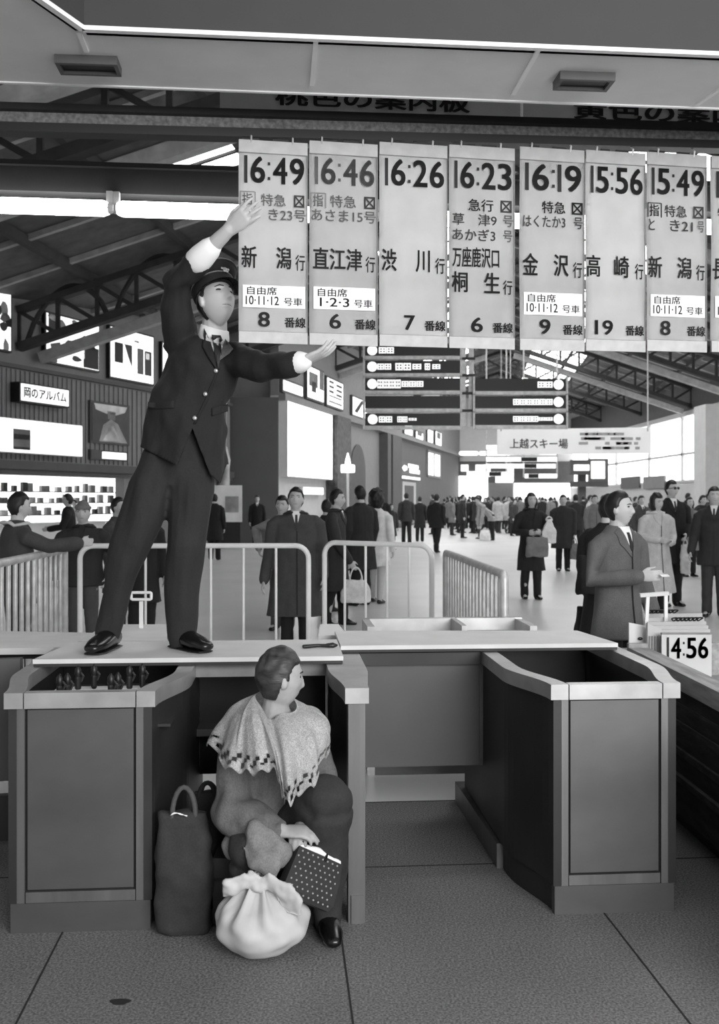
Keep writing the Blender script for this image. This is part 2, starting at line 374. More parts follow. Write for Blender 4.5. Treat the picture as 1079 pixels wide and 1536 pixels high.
# trusses
def xleft(d): return -8.67 + .408 * (d - 24) if d < 34.4 else -2.81 + .239 * (d - 34.5)
NM = ['nearest', 'second nearest', 'third nearest', 'fourth nearest', 'fifth nearest', 'sixth nearest', 'seventh nearest', 'farthest']
for i, d in enumerate((12.5, 15.6, 24.6, 33.5, 42, 51, 60, 70)):
    xl, xr, c = xleft(d), XR, rx(d)
    t = Thing('roof_truss', NM[i] + ' of the dark lattice trusses carrying the station roof', 'truss', (c, d, zch(xl, d)), 0, 'roof trusses')
    for nm, zf, w in (('bottom_chord', zch, .2), ('top_chord', lambda x, d: zroof(x, d) - .28, .16)):
        for xa, s in ((xl, -1), (xr, 1)):
            bm = NB(); bar(bm, (xa, d, zf(xa, d)), (c, d, zf(c, d)), .3, w); t.part(nm, bm, m_truss)
    n = 16
    for s, xa in ((-1, xl), (1, xr)):
        bm = NB(); n = max(5, int(abs(xa - c) / .95))
        for k in range(n):
            x0 = xa + (c - xa) * k / n; x1 = xa + (c - xa) * (k + 1) / n
            bar(bm, (x0, d, zch(x0, d)), (x0, d, zroof(x0, d) - .3), .1, .1, (0, 1, 0)); bar(bm, (x0, d, zroof(x0, d) - .3), (x1, d, zch(x1, d)), .1, .09, (0, 1, 0))
        t.part('web_lattice', bm, m_truss)
        if i < 3 or i in (4, 5):
            bm = NB(); z = -.32; ext = .86 if s < 0 else .94
            bar(bm, (xa + (c - xa) * .03, d + .5, zch(xa + (c - xa) * .03, d) + z), (xa + (c - xa) * ext, d + .5, zch(xa + (c - xa) * ext, d) + z), .3, .26); t.part('tie_girder', bm, m_girder, label='pale dusty girder below the lattice')
    if i < 3:                                          # knee arches at the wall end
        for k in (1.2, 3.4):
            bm = NB(); cx, cz = xl + k, zch(xl + k, d) + .15
            tube(bm, [(cx - 1 + 2 * u, d, cz + 1.05 * math.sin(math.pi * u) ** .7 - .1 + SL * (2 * u - 1)) for u in (j / 12 for j in range(13))], .07, 6); t.part('knee_arch', bm, m_truss)
# ---- soffit over the gates, the rail the sheets hang from, the board above
zs = 3.02
nr = [G(-6, 3.17), G(-1.05, 3.17)]
bm = NB()
cu, cv = -.93, 3.115   # chamfered corner of the opening in the soffit
e0 = Wp(125, 43, (zs - EYE) * K / 707); e1 = Wp(1079, 82, (zs - EYE) * K / 668); e2 = Wp(52, -8, (zs - EYE) * K / 758)
f0 = Wp(0, 122, (zs - EYE) * K / 628); f1 = Wp(1079, 162, (zs - EYE) * K / 588)
er = e1 + (e1 - e0) * .8; fl = f0 - (f1 - f0) * .8; fr = f1 + (f1 - f0) * .8; e3 = e2 + Vector((-.04, -1.2, 0))
def soff(pts, off, name, m): bm = NB(); slabpoly(bm, pts, off); return struct(name, bm, m)
soff([(p.x, p.y, zs) for p in (fl, fr, er, e0, e2, e3, Vector((fl.x, e3.y, 0)))], (0, 0, .06), 'ceiling_soffit', m_soffit)
up = Vector((0, 0, .9))
soff([(e0.x, e0.y - .006, zs), (er.x, er.y - .006, zs), (er.x, er.y - .006, zs + .9), (e0.x, e0.y - .006, zs + .9)], (0, .05, 0), 'wall_fascia', m_fascia)
soff([(e2.x + .006, e2.y - .004, zs), (e0.x + .004, e0.y - .006, zs), (e0.x + .004, e0.y - .006, zs + .9), (e2.x + .006, e2.y - .004, zs + .9)], (-.03, .03, 0), 'wall_fascia.001', m_fascia)
soff([(e3.x, e3.y, zs), (e2.x, e2.y, zs), (e2.x, e2.y, zs + .9), (e3.x, e3.y, zs + .9)], (-.03, 0, 0), 'wall_fascia.002', m_fascia)
soff([(fl.x, fl.y, zs + .06), (fr.x, fr.y, zs + .06), (fr.x, fr.y, zs + .9), (fl.x, fl.y, zs + .9)], (0, -.03, 0), 'wall_fascia.003', m_fascia)
bm = NB()
for a, b in ((e0, er), (e2, e0), (e3, e2)): bar(bm, (a.x, a.y - .008, zs - .004), (b.x, b.y - .008, zs - .004), .022, .014)
bar(bm, (fl.x, fl.y + .004, zs + .006), (fr.x, fr.y + .004, zs + .006), .014, .022)
for px0, py0, px1, py1 in ((474, 60, 468, 126), (809, 72, 770, 140), (1090, 126, 1046, 156), (118, 46, 130, 76)):
    a = Wp(px0, py0, (zs - EYE) * K / (750 - py0)); b = Wp(px1, py1, (zs - EYE) * K / (750 - py1)); bar(bm, (a.x, a.y, zs - .003), (b.x, b.y, zs - .003), .016, .008)
struct('trim_7', bm, m_trim)
bm = NB()                                              # hairline joints of the fascia boards
for px in (641, 968): a = Wp(px, 50, e0.y); f = (a.x - e0.x) / (er.x - e0.x); c = e0.lerp(er, f); box(bm, c.x - .003, c.x + .003, c.y - .003, c.y, zs, zs + .88)
struct('trim_8', bm, m_gap)
for px, py, w, lab in ((133, 92, .21, 'small recessed down-lamp in the soffit, left one above the tube lamps'), (876, 116, .2, 'small recessed down-lamp in the soffit, right one above the hanging sheets')):
    c = Wp(px, py, (zs - EYE) * K / (750 - py)); t = Thing('recessed_lamp', lab, 'lamp', (c.x, c.y, zs - .05), TH)
    M = t.M; bm = NB()
    for x0, x1, y0, y1 in ((-w / 2, w / 2, -.05, -.035), (-w / 2, w / 2, .035, .05), (-w / 2, -w / 2 + .014, -.035, .035), (w / 2 - .014, w / 2, -.035, .035)): box(bm, x0, x1, y0, y1, 0.02, .055, M)
    t.part('frame', bm, mat('lamp frame', 84, .5)); bm = NB(); box(bm, -w / 2 + .014, w / 2 - .014, -.035, .035, .03, .05, M); t.part('lens', bm, m_black)
# plane of the hanging sheets: yawed about ten degrees
BY = .18; BYAW = math.atan(BY)
def bd(px, off=0): return (4.0624 + off) / (1 - BY * (px - 539.5) / K)
def Bp(px, py, off=0): return Wp(px, py, bd(px, off))
def rail(name, rows0, rows1, off, thick, m, bm=None):
    """horizontal rail with rows at columns -150 and 1230"""
    bm = bm or NB(); a0, a1 = Bp(-150, rows0[0], off), Bp(-150, rows0[1], off); b0, b1 = Bp(1230, rows1[0], off), Bp(1230, rows1[1], off)
    slabpoly(bm, [a1, b1, b0, a0], (0, thick, 0)); return bm
t = Thing('sign_rail', 'speckled steel rail running across above the hanging departure sheets', 'rail', Bp(540, 215), BYAW)
t.part('web', rail('w', (156, 180), (196, 216), .02, .06, m_beamw), m_beamw)
bmx = rail('f', (148, 158), (188, 198), -.01, .08, m_black); t.part('upper_flange', bmx, m_black)
bmx = rail('f', (178, 192), (214, 226), -.01, .07, m_black); t.part('lower_flange', bmx, m_black)
t = Thing('notice_board', 'dark board lettered about coloured guide boards, behind the top rail', 'sign', Bp(700, 190, .25), BYAW)
bm = NB(); slabpoly(bm, [Bp(330, 184, .25), Bp(1230, 214, .25), Bp(1230, 90, .25), Bp(330, 90, .25)], (0, .03, 0)); t.part('board', bm, mat('grey notice board', 165, .7, 0, .06))
def board_text(s, px0, px1, yb0, yb1, hpx, m, off):
    a, b = Bp(px0, yb0, off), Bp(px1, yb1, off); dirx = b - a; w = dirx.length; h = hpx * a.y / K; dirx.normalize()
    M = Matrix.Translation(a) @ Matrix(((dirx.x, -dirx.y, 0, 0), (dirx.y, dirx.x, 0, 0), (dirx.z, 0, 1, 0), (0, 0, 0, 1)))
    return text_bm(s, w, h, .02, .004, M)
t.part('lettering', board_text('桃色の案内板', 413, 705, 158, 170, 30, m_ink, .245), m_ink)
t.part('lettering', board_text('黄色の案内板', 861, 1165, 178, 192, 30, m_ink, .245), m_ink)
a = Bp(783, 176, .22); bm = NB(); tube(bm, [a, a + Vector((0, 0, .2))], .006, 8); t.part('hanger_rod', bm, m_trim)
# fluorescent fixture beam behind the sheets
d = 5.0
t = Thing('fluorescent_fixture', 'long dark beam carrying the row of tube lamps behind the sheets', 'lamp holder', Wp(540, 290, d))
p, q = Wp(-60, 262, d), Wp(1150, 300, d + .45)
bm = NB(); slabpoly(bm, [Wp(-60, 283, d), Wp(1150, 320, d + .45), Wp(1150, 275, d + .45), Wp(-60, 238, d)], (0, .1, 0)); t.part('beam', bm, mat('dark lamp beam', 34, .7))
bm = NB(); slabpoly(bm, [Wp(-60, 243, d - .03), Wp(1150, 281, d + .42), Wp(1150, 274, d + .42), Wp(-60, 236, d - .03)], (0, .16, 0)); t.part('flange', bm, m_black)
ends = [(-80, 156), (184, 556), (584, 950), (978, 1180)]
for i, (x0, x1) in enumerate(ends):
    f = lambda px: d - .02 + .45 * (px + 60) / 1210
    yy = lambda px: 306 + 37 * (px + 60) / 1210
    a, b = Wp(x0, yy(x0), f(x0)), Wp(x1, yy(x1), f(x1))
    l = Thing('fluorescent_tube', ('leftmost bright tube lamp under the dark beam, cut by the frame', 'bright tube lamp ending at the raised hand', 'tube lamp behind the middle of the hanging sheets', 'rightmost tube lamp behind the last sheets')[i], 'lamp', a.lerp(b, .5), 0, 'tube lamps')
    bm = NB(); tube(bm, [a, b], .04, 12); l.part('tube', bm, m_glow, smooth=True)
    for e, s in ((a, 1), (b, -1)):
        bm = NB(); tube(bm, [e - Vector((.03 * s, 0, 0)), e - Vector((.005 * s, 0, 0))], .03, 10); bar(bm, e - Vector((.03 * s, 0, 0)), e - Vector((.03 * s, 0, -.085)), .03, .03, (0, 1, 0)); l.part('lamp_holder', bm, m_galv)
# ============================================================ HANGING SHEETS
SH = [  # px0, px1, top row, bottom row, lines
 (358, 461.5, 209, 514, dict(t='16:49', ti='ink', l2=[('指', .05, .2, 'inkf'), ('特急', .32, .68, 'inkf'), ('⊠', .8, .95, 'inkm')], l3=[('き23号', .43, .97, 'inkf')], dest=[('新', .04, .26), ('潟', .54, .76)], st='10·11·12', n='8', nu=(.28, .45), di='inkm2')),
 (464, 566.5, 211, 517, dict(t='16:46', ti='inkm', l2=[('指', .05, .2, 'inkf'), ('特急', .3, .68, 'inkf'), ('⊠', .8, .96, 'inkm')], l3=[('あさま15号', .03, .97, 'inkf')], dest=[('直江津', .05, .77)], st='1·2·3', n='6', nu=(.29, .46), di='inkm2')),
 (569, 671, 213, 519, dict(t='16:26', ti='ink', dest=[('渋', .03, .25), ('川', .53, .74)], n='7', nu=(.36, .52), di='ink')),
 (673.5, 772, 217, 522, dict(t='16:23', ti='ink', l2=[('急行', .29, .67, 'ink'), ('⊠', .78, .95, 'inkm')], l3=[('草　津9', .05, .72, 'inkm'), ('号', .82, .97, 'inkf')], l4=[('あかぎ3', .05, .7, 'inkm'), ('号', .82, .96, 'inkf')], d0='万座鹿沢口', dest=[('桐', .04, .28), ('生', .53, .77)], dv=(.61, .71), n='6', nu=(.33, .51), di='ink')),
 (779.5, 876.5, 220, 525, dict(t='16:19', ti='ink', l2=[('特急', .34, .7, 'ink'), ('⊠', .8, .97, 'ink')], l3=[('はくたか3', .05, .7, 'inkm'), ('号', .83, .97, 'inkm')], dest=[('金', .04, .28), ('沢', .52, .75)], st='10·11·12', n='9', nu=(.3, .47), di='ink')),
 (878.5, 968, 225, 526, dict(t='15:56', ti='ink', dest=[('高', .01, .24), ('崎', .47, .72)], n='19', nu=(.15, .45), di='ink')),
 (970, 1060, 228, 526.5, dict(t='15:49', ti='ink', l2=[('指', .04, .2, 'ink'), ('特急', .29, .66, 'inkm'), ('⊠', .77, .94, 'inkm')], l3=[('と', .03, .13, 'inkm'), ('き21', .38, .76, 'inkm'), ('号', .84, .95, 'inkf')], dest=[('新', .02, .25), ('潟', .5, .74)], st='10·11·12', n='8', nu=(.22, .39), di='inkm2')),
 (1066.5, 1160, 234, 528, dict(t='15:30', ti='ink', l2=[('特急', .1, .5, 'inkm')], dest=[('長', .02, .25), ('野', .5, .74)], st='10·11·12', n='8', nu=(.28, .45), di='inkm2')),
]
INK = {'ink': m_ink, 'inkf': m_inkf, 'inkm': m_inkm, 'inkm2': mat('greyed sign paint', 52, .8, 0, .15, 40)}
SL_ = ['canvas departure sheet reading 16:49, leftmost, held by the uniformed man', 'canvas departure sheet reading 16:46 with faded small print',
       'canvas departure sheet reading 16:26, for platform 7', 'canvas departure sheet reading 16:23, with two lines of destinations',
       'canvas departure sheet reading 16:19, for platform 9', 'canvas departure sheet reading 15:56, for platform 19',
       'canvas departure sheet reading 15:49, last whole one on the right', 'canvas departure sheet cut off by the right edge of the photo']
for i, (x0, x1, yt, yb, d) in enumerate(SH):
    a, b, c = Bp(x0, yb), Bp(x1, yb + 1), Bp(x0, yt); w = (Vector((b.x, b.y)) - Vector((a.x, a.y))).length; h = c.z - a.z
    t = Thing('departure_sheet', SL_[i], 'sign', a, BYAW, 'departure sheets hung from the rail')
    ms = m_sheet if i in (0, 2, 5) else m_sheet2
    bm = NB(); nx, nz = 8, 22; gr = [[bm.verts.new((w * u / nx, .004 * math.sin(u * .9 + i * 2) * math.sin(v * .35 + i), h * v / nz)) for u in range(nx + 1)] for v in range(nz + 1)]
    fs = [bm.faces.new((gr[v][u], gr[v][u + 1], gr[v + 1][u + 1], gr[v + 1][u])) for v in range(nz) for u in range(nx)]
    bmesh.ops.solidify(bm, geom=bm.faces[:], thickness=.002); t.part('canvas', bm, ms, local=True, smooth=True)
    X = lambda s, u0, u1, v0, v1, m, bold=.02, nm='lettering': t.part(nm, text_bm(s, w * (u1 - u0), h * (v1 - v0), bold, .001, Matrix.Translation((w * u0, -.0055, h * (1 - v1)))), m, local=True)
    bm = NB(); box(bm, .001, w - .001, -.0065, -.0045, h * .937, h * .999); t.part('upper_hem', bm, m_strip, local=True)
    bm = NB(); box(bm, .001, w - .001, -.0065, -.0045, 0, h * .056); t.part('lower_hem', bm, m_strip, local=True)
    bm = NB(); box(bm, 0, w, -.007, -.0045, h * .935, h * .938); box(bm, 0, w, -.007, -.0045, h * .056, h * .058); box(bm, w - .003, w, -.006, -.004, 0, h); t.part('stitching', bm, INK['inkf'], local=True)
    hh, mm_ = d['t'].split(':')
    ink = INK[d['ti']]
    t.part('time_lettering', digits_bm(d['t'], w * .87, h * .135, .02, .001, Matrix.Translation((w * .08, -.0055, h * (1 - .213)))), ink, local=True)
    for ln, v0, v1 in (('l2', .262, .322), ('l3', .335, .393), ('l4', .41, .468)):
        for s, u0, u1, k in d.get(ln, ()): X(s, u0, u1, v0, v1, INK[k], .008)
        if ln == 'l2' and d.get(ln) and d[ln][0][0] == '指':
            k = d[ln][0][3]; u0, u1 = d[ln][0][1] - .03, d[ln][0][2] + .03
            bm = NB(); box(bm, w * u0, w * u0 + .004, -.007, -.005, h * .672, h * .744); box(bm, w * u1, w * u1 + .004, -.007, -.005, h * .672, h * .744); box(bm, w * u0, w * u1, -.007, -.005, h * .742, h * .746); t.part('box_outline', bm, INK[k], local=True)
    if 'd0' in d: X(d['d0'], .05, .76, .5, .6, m_ink, .014, 'destination_lettering')
    v0, v1 = d.get('dv', (.522, .632))
    if i == 3: v0, v1 = .622, .725
    for s, u0, u1 in d['dest']: X(s, u0, u1, v0, v1, INK[d['di']], .018, 'destination_lettering')
    X('行', .82, .96, v0 + .035, v1 + .004, INK[d['di']], .01, 'destination_lettering')
    if 'st' in d:
        bm = NB(); box(bm, w * .06, w * .96, -.007, -.0045, h * .175, h * .285); st = t.part('sticker', bm, m_sticker, local=True)
        for s, u0, u1, q0, q1 in (('自由席', .12, .55, .722, .762), (d['st'], .1 if len(d['st']) > 6 else .15, .58, .768, .812), ('号車', .65, .92, .772, .812)):
            t.part('lettering', text_bm(s, w * (u1 - u0), h * (q1 - q0), .012, .001, Matrix.Translation((w * u0, -.0072, h * (1 - q1)))), INK['inkm2'], st, local=True)
    X(d['n'], *d['nu'], .845, .92, INK[d['di']], .02, 'platform_lettering'); X('番線', .66, .97, .868, .92, INK[d['di']], .022, 'platform_lettering')
    for f in (.18, .78):
        bm = NB(); tube(bm, [(w * f, -.004, h - .01), (w * f, -.012, h + .012), (w * f, .01, h + .03)], .004, 6); t.part('hook', bm, m_galv, local=True)
    for f0, f1 in ((.05 + .1 * (i % 3), .3 + .1 * (i % 2)), (.5, .72)): bm = NB(); box(bm, w * f0, w * f1, -.004, .004, h, h + .008); t.part('hanger_slot', bm, m_black, local=True)
# ============================================================ TICKET GATES
ZT = .835
def curve(u0, u1, v0, v1, n=8, bow=.4):
    """plan line that swings from u0 at the front to u1 within `bow` and then runs straight"""
    P = []
    for i in range(n + 1): f = i / n; s = f * f * (3 - 2 * f); P.append((u0 + (u1 - u0) * s, v0 + bow * f))
    P.append((u1, v1)); return P
def strip(bm, P, w0, z0, z1, side, zf=None):
    """wall following the plan line P, w0 thick to the given side; top may follow zf(v)"""
    rings = []
    for (u, v) in P:
        zz = zf(v) if zf else z1
        rings.append([G(u, v, z0), G(u + side * w0, v, z0), G(u + side * w0, v, zz), G(u, v, zz)])
    loft(bm, rings); return bm
def booth(label, fl, fr, bl, br, vf, vb, zt):
    t = Thing('ticket_booth', label, 'booth', G((fl + fr) / 2, vf, 0), TH, 'steel ticket booths')
    L, R_ = curve(fl, bl, vf, vb), curve(fr, br, vf, vb)
    for P, s, nm in ((L, 1, 'l'), (R_, -1, 'r')):
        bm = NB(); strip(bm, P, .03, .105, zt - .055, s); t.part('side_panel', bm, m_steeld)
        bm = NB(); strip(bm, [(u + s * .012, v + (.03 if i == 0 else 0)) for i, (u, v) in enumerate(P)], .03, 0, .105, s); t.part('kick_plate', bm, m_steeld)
        P2_ = [(u - s * .012, v - .012) for u, v in P]
        bm = NB(); strip(bm, P2_, .064, zt - .055, zt, s); t.part('cap_rail', bm, m_cap, bevel=.006)
        u = P[0][0]; bm = NB()
        prism(bm, [tuple(G(*p)[:2]) for p in ([(u, vf + .06)] + [(u + s * (.028 - .028 * math.cos(a)), vf + .028 - .028 * math.sin(a)) for a in (math.pi / 2 * i / 7 for i in range(8))] + [(u + s * .055, vf), (u + s * .055, vf + .06)])], .105, zt - .055); t.part('corner_post', bm, m_steel)
    bm = NB(); box(bm, fl + .064, fr - .064, vf + .004, vf + .03, .15, zt - .062, RB); t.part('front_panel', bm, m_steelp, bevel=.003)
    bm = NB(); box(bm, fl + .055, fr - .055, vf + .012, vf + .034, .11, zt - .05, RB); t.part('panel_gap', bm, m_gap)
    bm = NB(); box(bm, fl + .058, fr - .058, vf + .002, vf + .03, .105, .142, RB); t.part('lower_rail', bm, m_steel, bevel=.002)
    bm = NB(); box(bm, fl + .006, fr - .006, vf + .004, vf + .045, 0, .103, RB); t.part('kick_plate', bm, m_steelp, bevel=.003)
    bm = NB(); box(bm, fl + .056, fr - .056, vf - .012, vf + .035, zt - .055, zt - .001, RB); t.part('front_cap', bm, m_cap, bevel=.005)
    bm = NB(); box(bm, bl + .03, br - .03, vb - .03, vb, .1, zt - .06, RB); t.part('back_panel', bm, m_steeld)
    return t
tb1 = booth('steel ticket booth at left, its rack of stamps below the standing man', -.945, -.455, -1.012, -.365, 3.52, 4.6, ZT)
tb2 = booth('empty steel ticket booth at right beside the wooden counter', .975, 1.43, .885, 1.505, 3.53, 4.8, ZT)
bm = NB(); box(bm, -.93, -.40, 3.60, 4.4, .69, .70, RB); tb1.part('tray_shelf', bm, m_steeld)
bm = NB(); box(bm, 1.0, 1.45, 3.62, 4.5, .3, .31, RB); tb2.part('inner_shelf', bm, m_black)
bm = NB(); box(bm, 1.02, 1.38, 4.0, 4.5, .62, .63, RB); tb2.part('inner_shelf', bm, m_steeld)
t = Thing('gate_divider', 'narrow steel divider post between the two passages, right of the seated woman', 'divider', G(.26, 3.52), TH)
P = curve(.232, .19, 3.52, 4.75); Q = curve(.292, .318, 3.52, 4.75)
bm = NB(); loft(bm, [[G(p[0], p[1], .0), G(q[0], q[1], .0), G(q[0], q[1], ZT - .055), G(p[0], p[1], ZT - .055)] for p, q in zip(P, Q) if p[1] < 3.58 or p[1] > 3.56][:2]); t.part('post', bm, m_steel, bevel=.008)
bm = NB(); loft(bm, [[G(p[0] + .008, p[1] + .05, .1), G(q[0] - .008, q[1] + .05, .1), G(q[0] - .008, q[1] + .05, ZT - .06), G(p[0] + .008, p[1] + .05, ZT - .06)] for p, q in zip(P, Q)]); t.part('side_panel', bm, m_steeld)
bm = NB(); loft(bm, [[G(p[0] - .012, p[1] - .012, ZT - .055), G(q[0] + .012, q[1] - .012, ZT - .055), G(q[0] + .012, q[1] - .012, ZT), G(p[0] - .012, p[1] - .012, ZT)] for p, q in zip(P, Q)]); t.part('cap_rail', bm, m_cap, bevel=.006)
bm = NB(); box(bm, .242, .285, 3.512, 3.6, 0, .1, RB); t.part('foot', bm, m_steel, bevel=.004)
# counter boards and the panels that close the passages
def slab(name, label, poly, z0, z1, m, cat='board', group=None, edge=None):
    t = Thing(name, label, cat, G(*poly[0], z0), TH, group); bm = NB(); prism(bm, [tuple(G(*p)[:2]) for p in poly], z0 + (.012 if edge else 0), z1); t.part('top', bm, m, bevel=.003)
    if edge:
        cx = sum(p[0] for p in poly) / len(poly); cy = sum(p[1] for p in poly) / len(poly)
        bm = NB(); prism(bm, [tuple(G(p[0] + (cx - p[0]) * .004, p[1] + (cy - p[1]) * .01)[:2]) for p in poly], z0, z0 + .012); t.part('edge_band', bm, edge)
    return t
slab('counter_board', 'pale board laid over the gates, the uniformed man stands on it', [(-.99, 4.04), (.245, 4.03), (.245, 4.52), (-.93, 4.52)], ZT + .002, ZT + .032, m_ledge, edge=m_ledge_edge)
slab('counter_board', 'pale board closing the right passage, between divider and right booth', [(.25, 4.30), (1.475, 4.29), (1.42, 4.72), (.25, 4.8)], ZT + .004, ZT + .034, m_ledge, edge=m_ledge_edge)
t = Thing('closing_board', 'dark panel hanging under the right counter board across the passage', 'panel', G(.6, 4.36, .33), TH)
bm = NB(); box(bm, .325, .885, 4.36, 4.39, .325, ZT - .06, RB); t.part('sheet', bm, m_darkpanel, bevel=.003); bm = NB(); box(bm, .325, .89, 4.33, 4.38, ZT - .058, ZT - .004, RB); t.part('batten', bm, m_steeld); bm = NB(); box(bm, .87, .886, 4.352, 4.36, .325, ZT - .06, RB); t.part('edge_trim', bm, m_steelp)
t = Thing('closing_board', 'dark panel behind the seated woman under the left counter board', 'panel', G(-.1, 4.12, .3), TH)
bm = NB(); box(bm, -.363, .188, 4.40, 4.43, .30, ZT - .06, RB); t.part('sheet', bm, m_black, bevel=.003); bm = NB(); box(bm, -.363, .188, 4.10, 4.13, ZT - .058, ZT - .004, RB); t.part('batten', bm, mat('grey batten', 130, .6))
bm = NB(); box(bm, -.363, .188, 4.25, 4.4, .50, .53, RB); t.part('shelf', bm, m_steelp)
# low sill in the right passage, along the booth
single('floor_sill', slabpoly(NB(), [G(.87, 4.0, 0), G(.93, 4.0, 0), G(.915, 4.9, 0), G(.855, 4.9, 0)], (0, 0, .1)), m_steel, 'low metal sill at the foot of the right booth, in the passage', 'sill', bevel=.004)
# stamps and tray in the left booth
t = Thing('stamp_tray', 'pale tray of papers sunk in the top of the left booth', 'tray', G(-.68, 3.8, .70), TH)
bm = NB(); box(bm, -.88, -.48, 3.62, 4.0, .701, .765, RB); t.part('block', bm, mat('pale tray', 225, .5), bevel=.006)
bm = NB(); box(bm, -.85, -.56, 3.66, 3.9, .765, .772, RB); t.part('paper', bm, m_sticker)
def stamp(label, u, v):
    t = Thing('ticket_stamp', label, 'stamp', G(u, v, .768), TH, 'stamps in the booth tray')
    c = G(u, v); z = .774
    bm = NB(); tube(bm, [(c.x, c.y, z + .004), (c.x, c.y, z + .04)], .012, 10); t.part('base', bm, m_black)
    bm = NB(); tube(bm, [(c.x, c.y, z + .04), (c.x, c.y, z + .055), (c.x, c.y, z + .075), (c.x, c.y, z + .085)], [.006, .014, .012, .005], 10); t.part('knob', bm, m_black, smooth=True)
    bm = NB(); tube(bm, [(c.x + .012, c.y, z + .03), (c.x + .022, c.y - .004, z + .05), (c.x + .012, c.y, z + .06)], .005, 8); t.part('lever', bm, m_steeld)
for u, v, l in ((-.815, 3.72, 'dark ticket stamp at the front left of the booth tray'), (-.79, 3.735, 'dark ticket stamp beside the front left one in the tray'), (-.785, 3.90, 'dark ticket stamp at the back left of the tray'), (-.73, 3.93, 'small dark ticket stamp furthest back in the tray'),
                (-.63, 3.72, 'dark ticket stamp at the front right of the booth tray'), (-.608, 3.74, 'dark ticket stamp just behind the front right one'), (-.59, 3.9, 'dark ticket stamp at the back right of the tray'), (-.545, 3.93, 'thin dark ticket stamp in the back right corner of tray')):
    stamp(l, u, v)
# ticket punch lying on the board
t = Thing('ticket_punch', 'dark metal ticket punch lying on the left counter board', 'punch', G(.13, 4.27, ZT + .032), TH)
bm = NB(); z = ZT + .041
for dx in (0, .016): tube(bm, [G(.09, 4.24 + dx, z), G(.15, 4.27 + dx * .3, z), G(.2, 4.27 - dx, z)], .007, 8)
t.part('handles', bm, m_black, smooth=True); bm = NB(); tube(bm, [G(.19, 4.27, z), G(.215, 4.268, z), G(.23, 4.272, z)], [.009, .013, .006], 8); t.part('jaw', bm, m_black, smooth=True)
# rear gates seen over the boards
t = Thing('rear_counter', 'sunken light tray top of the booth behind the right counter board', 'counter', G(1.0, 5.6), TH)
ax, bx, cx_ = Wp(690, 929, 5.45), Wp(862, 933, 5.5), Wp(690, 955, 4.97)
bm = NB(); box(bm, .50, 1.36, 5.4, 5.75, .70, .72, RB); t.part('tray', bm, m_ledge)
bm = NB(); box(bm, .48, 1.40, 5.75, 5.81, 0, .81, RB); t.part('back_edge', bm, m_cap, bevel=.004); bm = NB(); box(bm, .46, .5, 5.4, 5.77, 0, .81, RB); t.part('side_edge', bm, m_cap, bevel=.004); bm = NB(); box(bm, .98, 1.01, 5.4, 5.75, .72, .81, RB); t.part('divider', bm, m_cap)
bm = NB(); box(bm, .5, 1.4, 5.4, 5.44, 0, .78, RB); t.part('front', bm, m_steelp); bm = NB(); box(bm, 1.36, 1.4, 5.4, 5.75, 0, .805, RB); t.part('side_edge', bm, m_cap, bevel=.004)
single('paper_slip', box(NB(), 1.08, 1.22, 5.5, 5.62, .721, .726, RB), m_sticker, 'white paper slips lying in the rear tray', 'paper')
t = Thing('rear_counter', 'long pale counter top behind the left booth, at the left edge', 'counter', Wp(0, 955, 5.2))
bm = NB(); a = Wp(-160, 940, 5.35); z0 = .80
poly = [Wp(-160, 966, 4.66), Wp(100, 963, 4.72), Wp(142, 941, 5.25), Wp(-160, 940, 5.4)]
prism(bm, [(p.x, p.y) for p in poly], z0 - .03, z0); t.part('top', bm, m_ledge, bevel=.004); bm = NB(); prism(bm, [(p.x * .98, p.y + .06) for p in poly[:2]] + [(poly[2].x - .05, poly[2].y - .05), (poly[3].x, poly[3].y - .05)], z0 - .06, z0 - .03); t.part('frame', bm, m_black)
bm = NB()
for px in (-60, 60): p = Wp(px, 960, 4.9); bar(bm, (p.x, p.y, 0), (p.x, p.y, z0 - .06), .05, .05, (0, 1, 0))
t.part('support', bm, m_steeld)
t = Thing('side_barrier_panel', 'dark steel panel of the next gate at the left edge', 'panel', Wp(-20, 1100, 4.3))
bm = NB(); a, b = Wp(-140, 988, 4.2), Wp(30, 988, 4.3); slabpoly(bm, [(a.x, a.y, .29), (b.x, b.y, .29), (b.x, b.y, .815), (a.x, a.y, .815)], (0, .04, 0)); t.part('sheet', bm, m_darkpanel, bevel=.004); bm = NB(); slabpoly(bm, [(a.x, a.y + .1, 0), (b.x, b.y + .1, 0), (b.x, b.y + .1, .2), (a.x, a.y + .1, .2)], (0, .04, 0)); t.part('kick_plate', bm, m_steeld)
t = Thing('rear_counter', 'small pale ramped counter top behind the feet of the standing man', 'counter', Wp(200, 950, 5.1))
bm = NB(); poly = [Wp(118, 966, 4.72), Wp(290, 968, 4.72), Wp(265, 936, 5.35), Wp(160, 936, 5.35)]; prism(bm, [(p.x, p.y) for p in poly], 0, .832); t.part('body', bm, m_ledge, bevel=.004)
t = Thing('gate_lever', 'white T-shaped loop handle standing behind the standing man', 'lever', Wp(212, 936, 5.2))
bm = NB(); p = Wp(212, 938, 5.2); q = Wp(212, 902, 5.2); bar(bm, (p.x, p.y, .8), q, .018, .02, (0, 1, 0)); t.part('stem', bm, m_rail)
bm = NB(); c = Wp(212, 894, 5.2); pts = [(c.x + .052 * max(-1, min(1, 1.25 * math.cos(a))), c.y, c.z + .018 * max(-1, min(1, 1.6 * math.sin(a)))) for a in (2 * math.pi * i / 24 for i in range(25))]
tube(bm, pts, .0075, 8, (0, 1, 0)); t.part('loop', bm, m_rail, smooth=True)
t = Thing('rear_counter', 'small white wedge of a gate top behind the divider', 'counter', Wp(498, 950, 5.0))
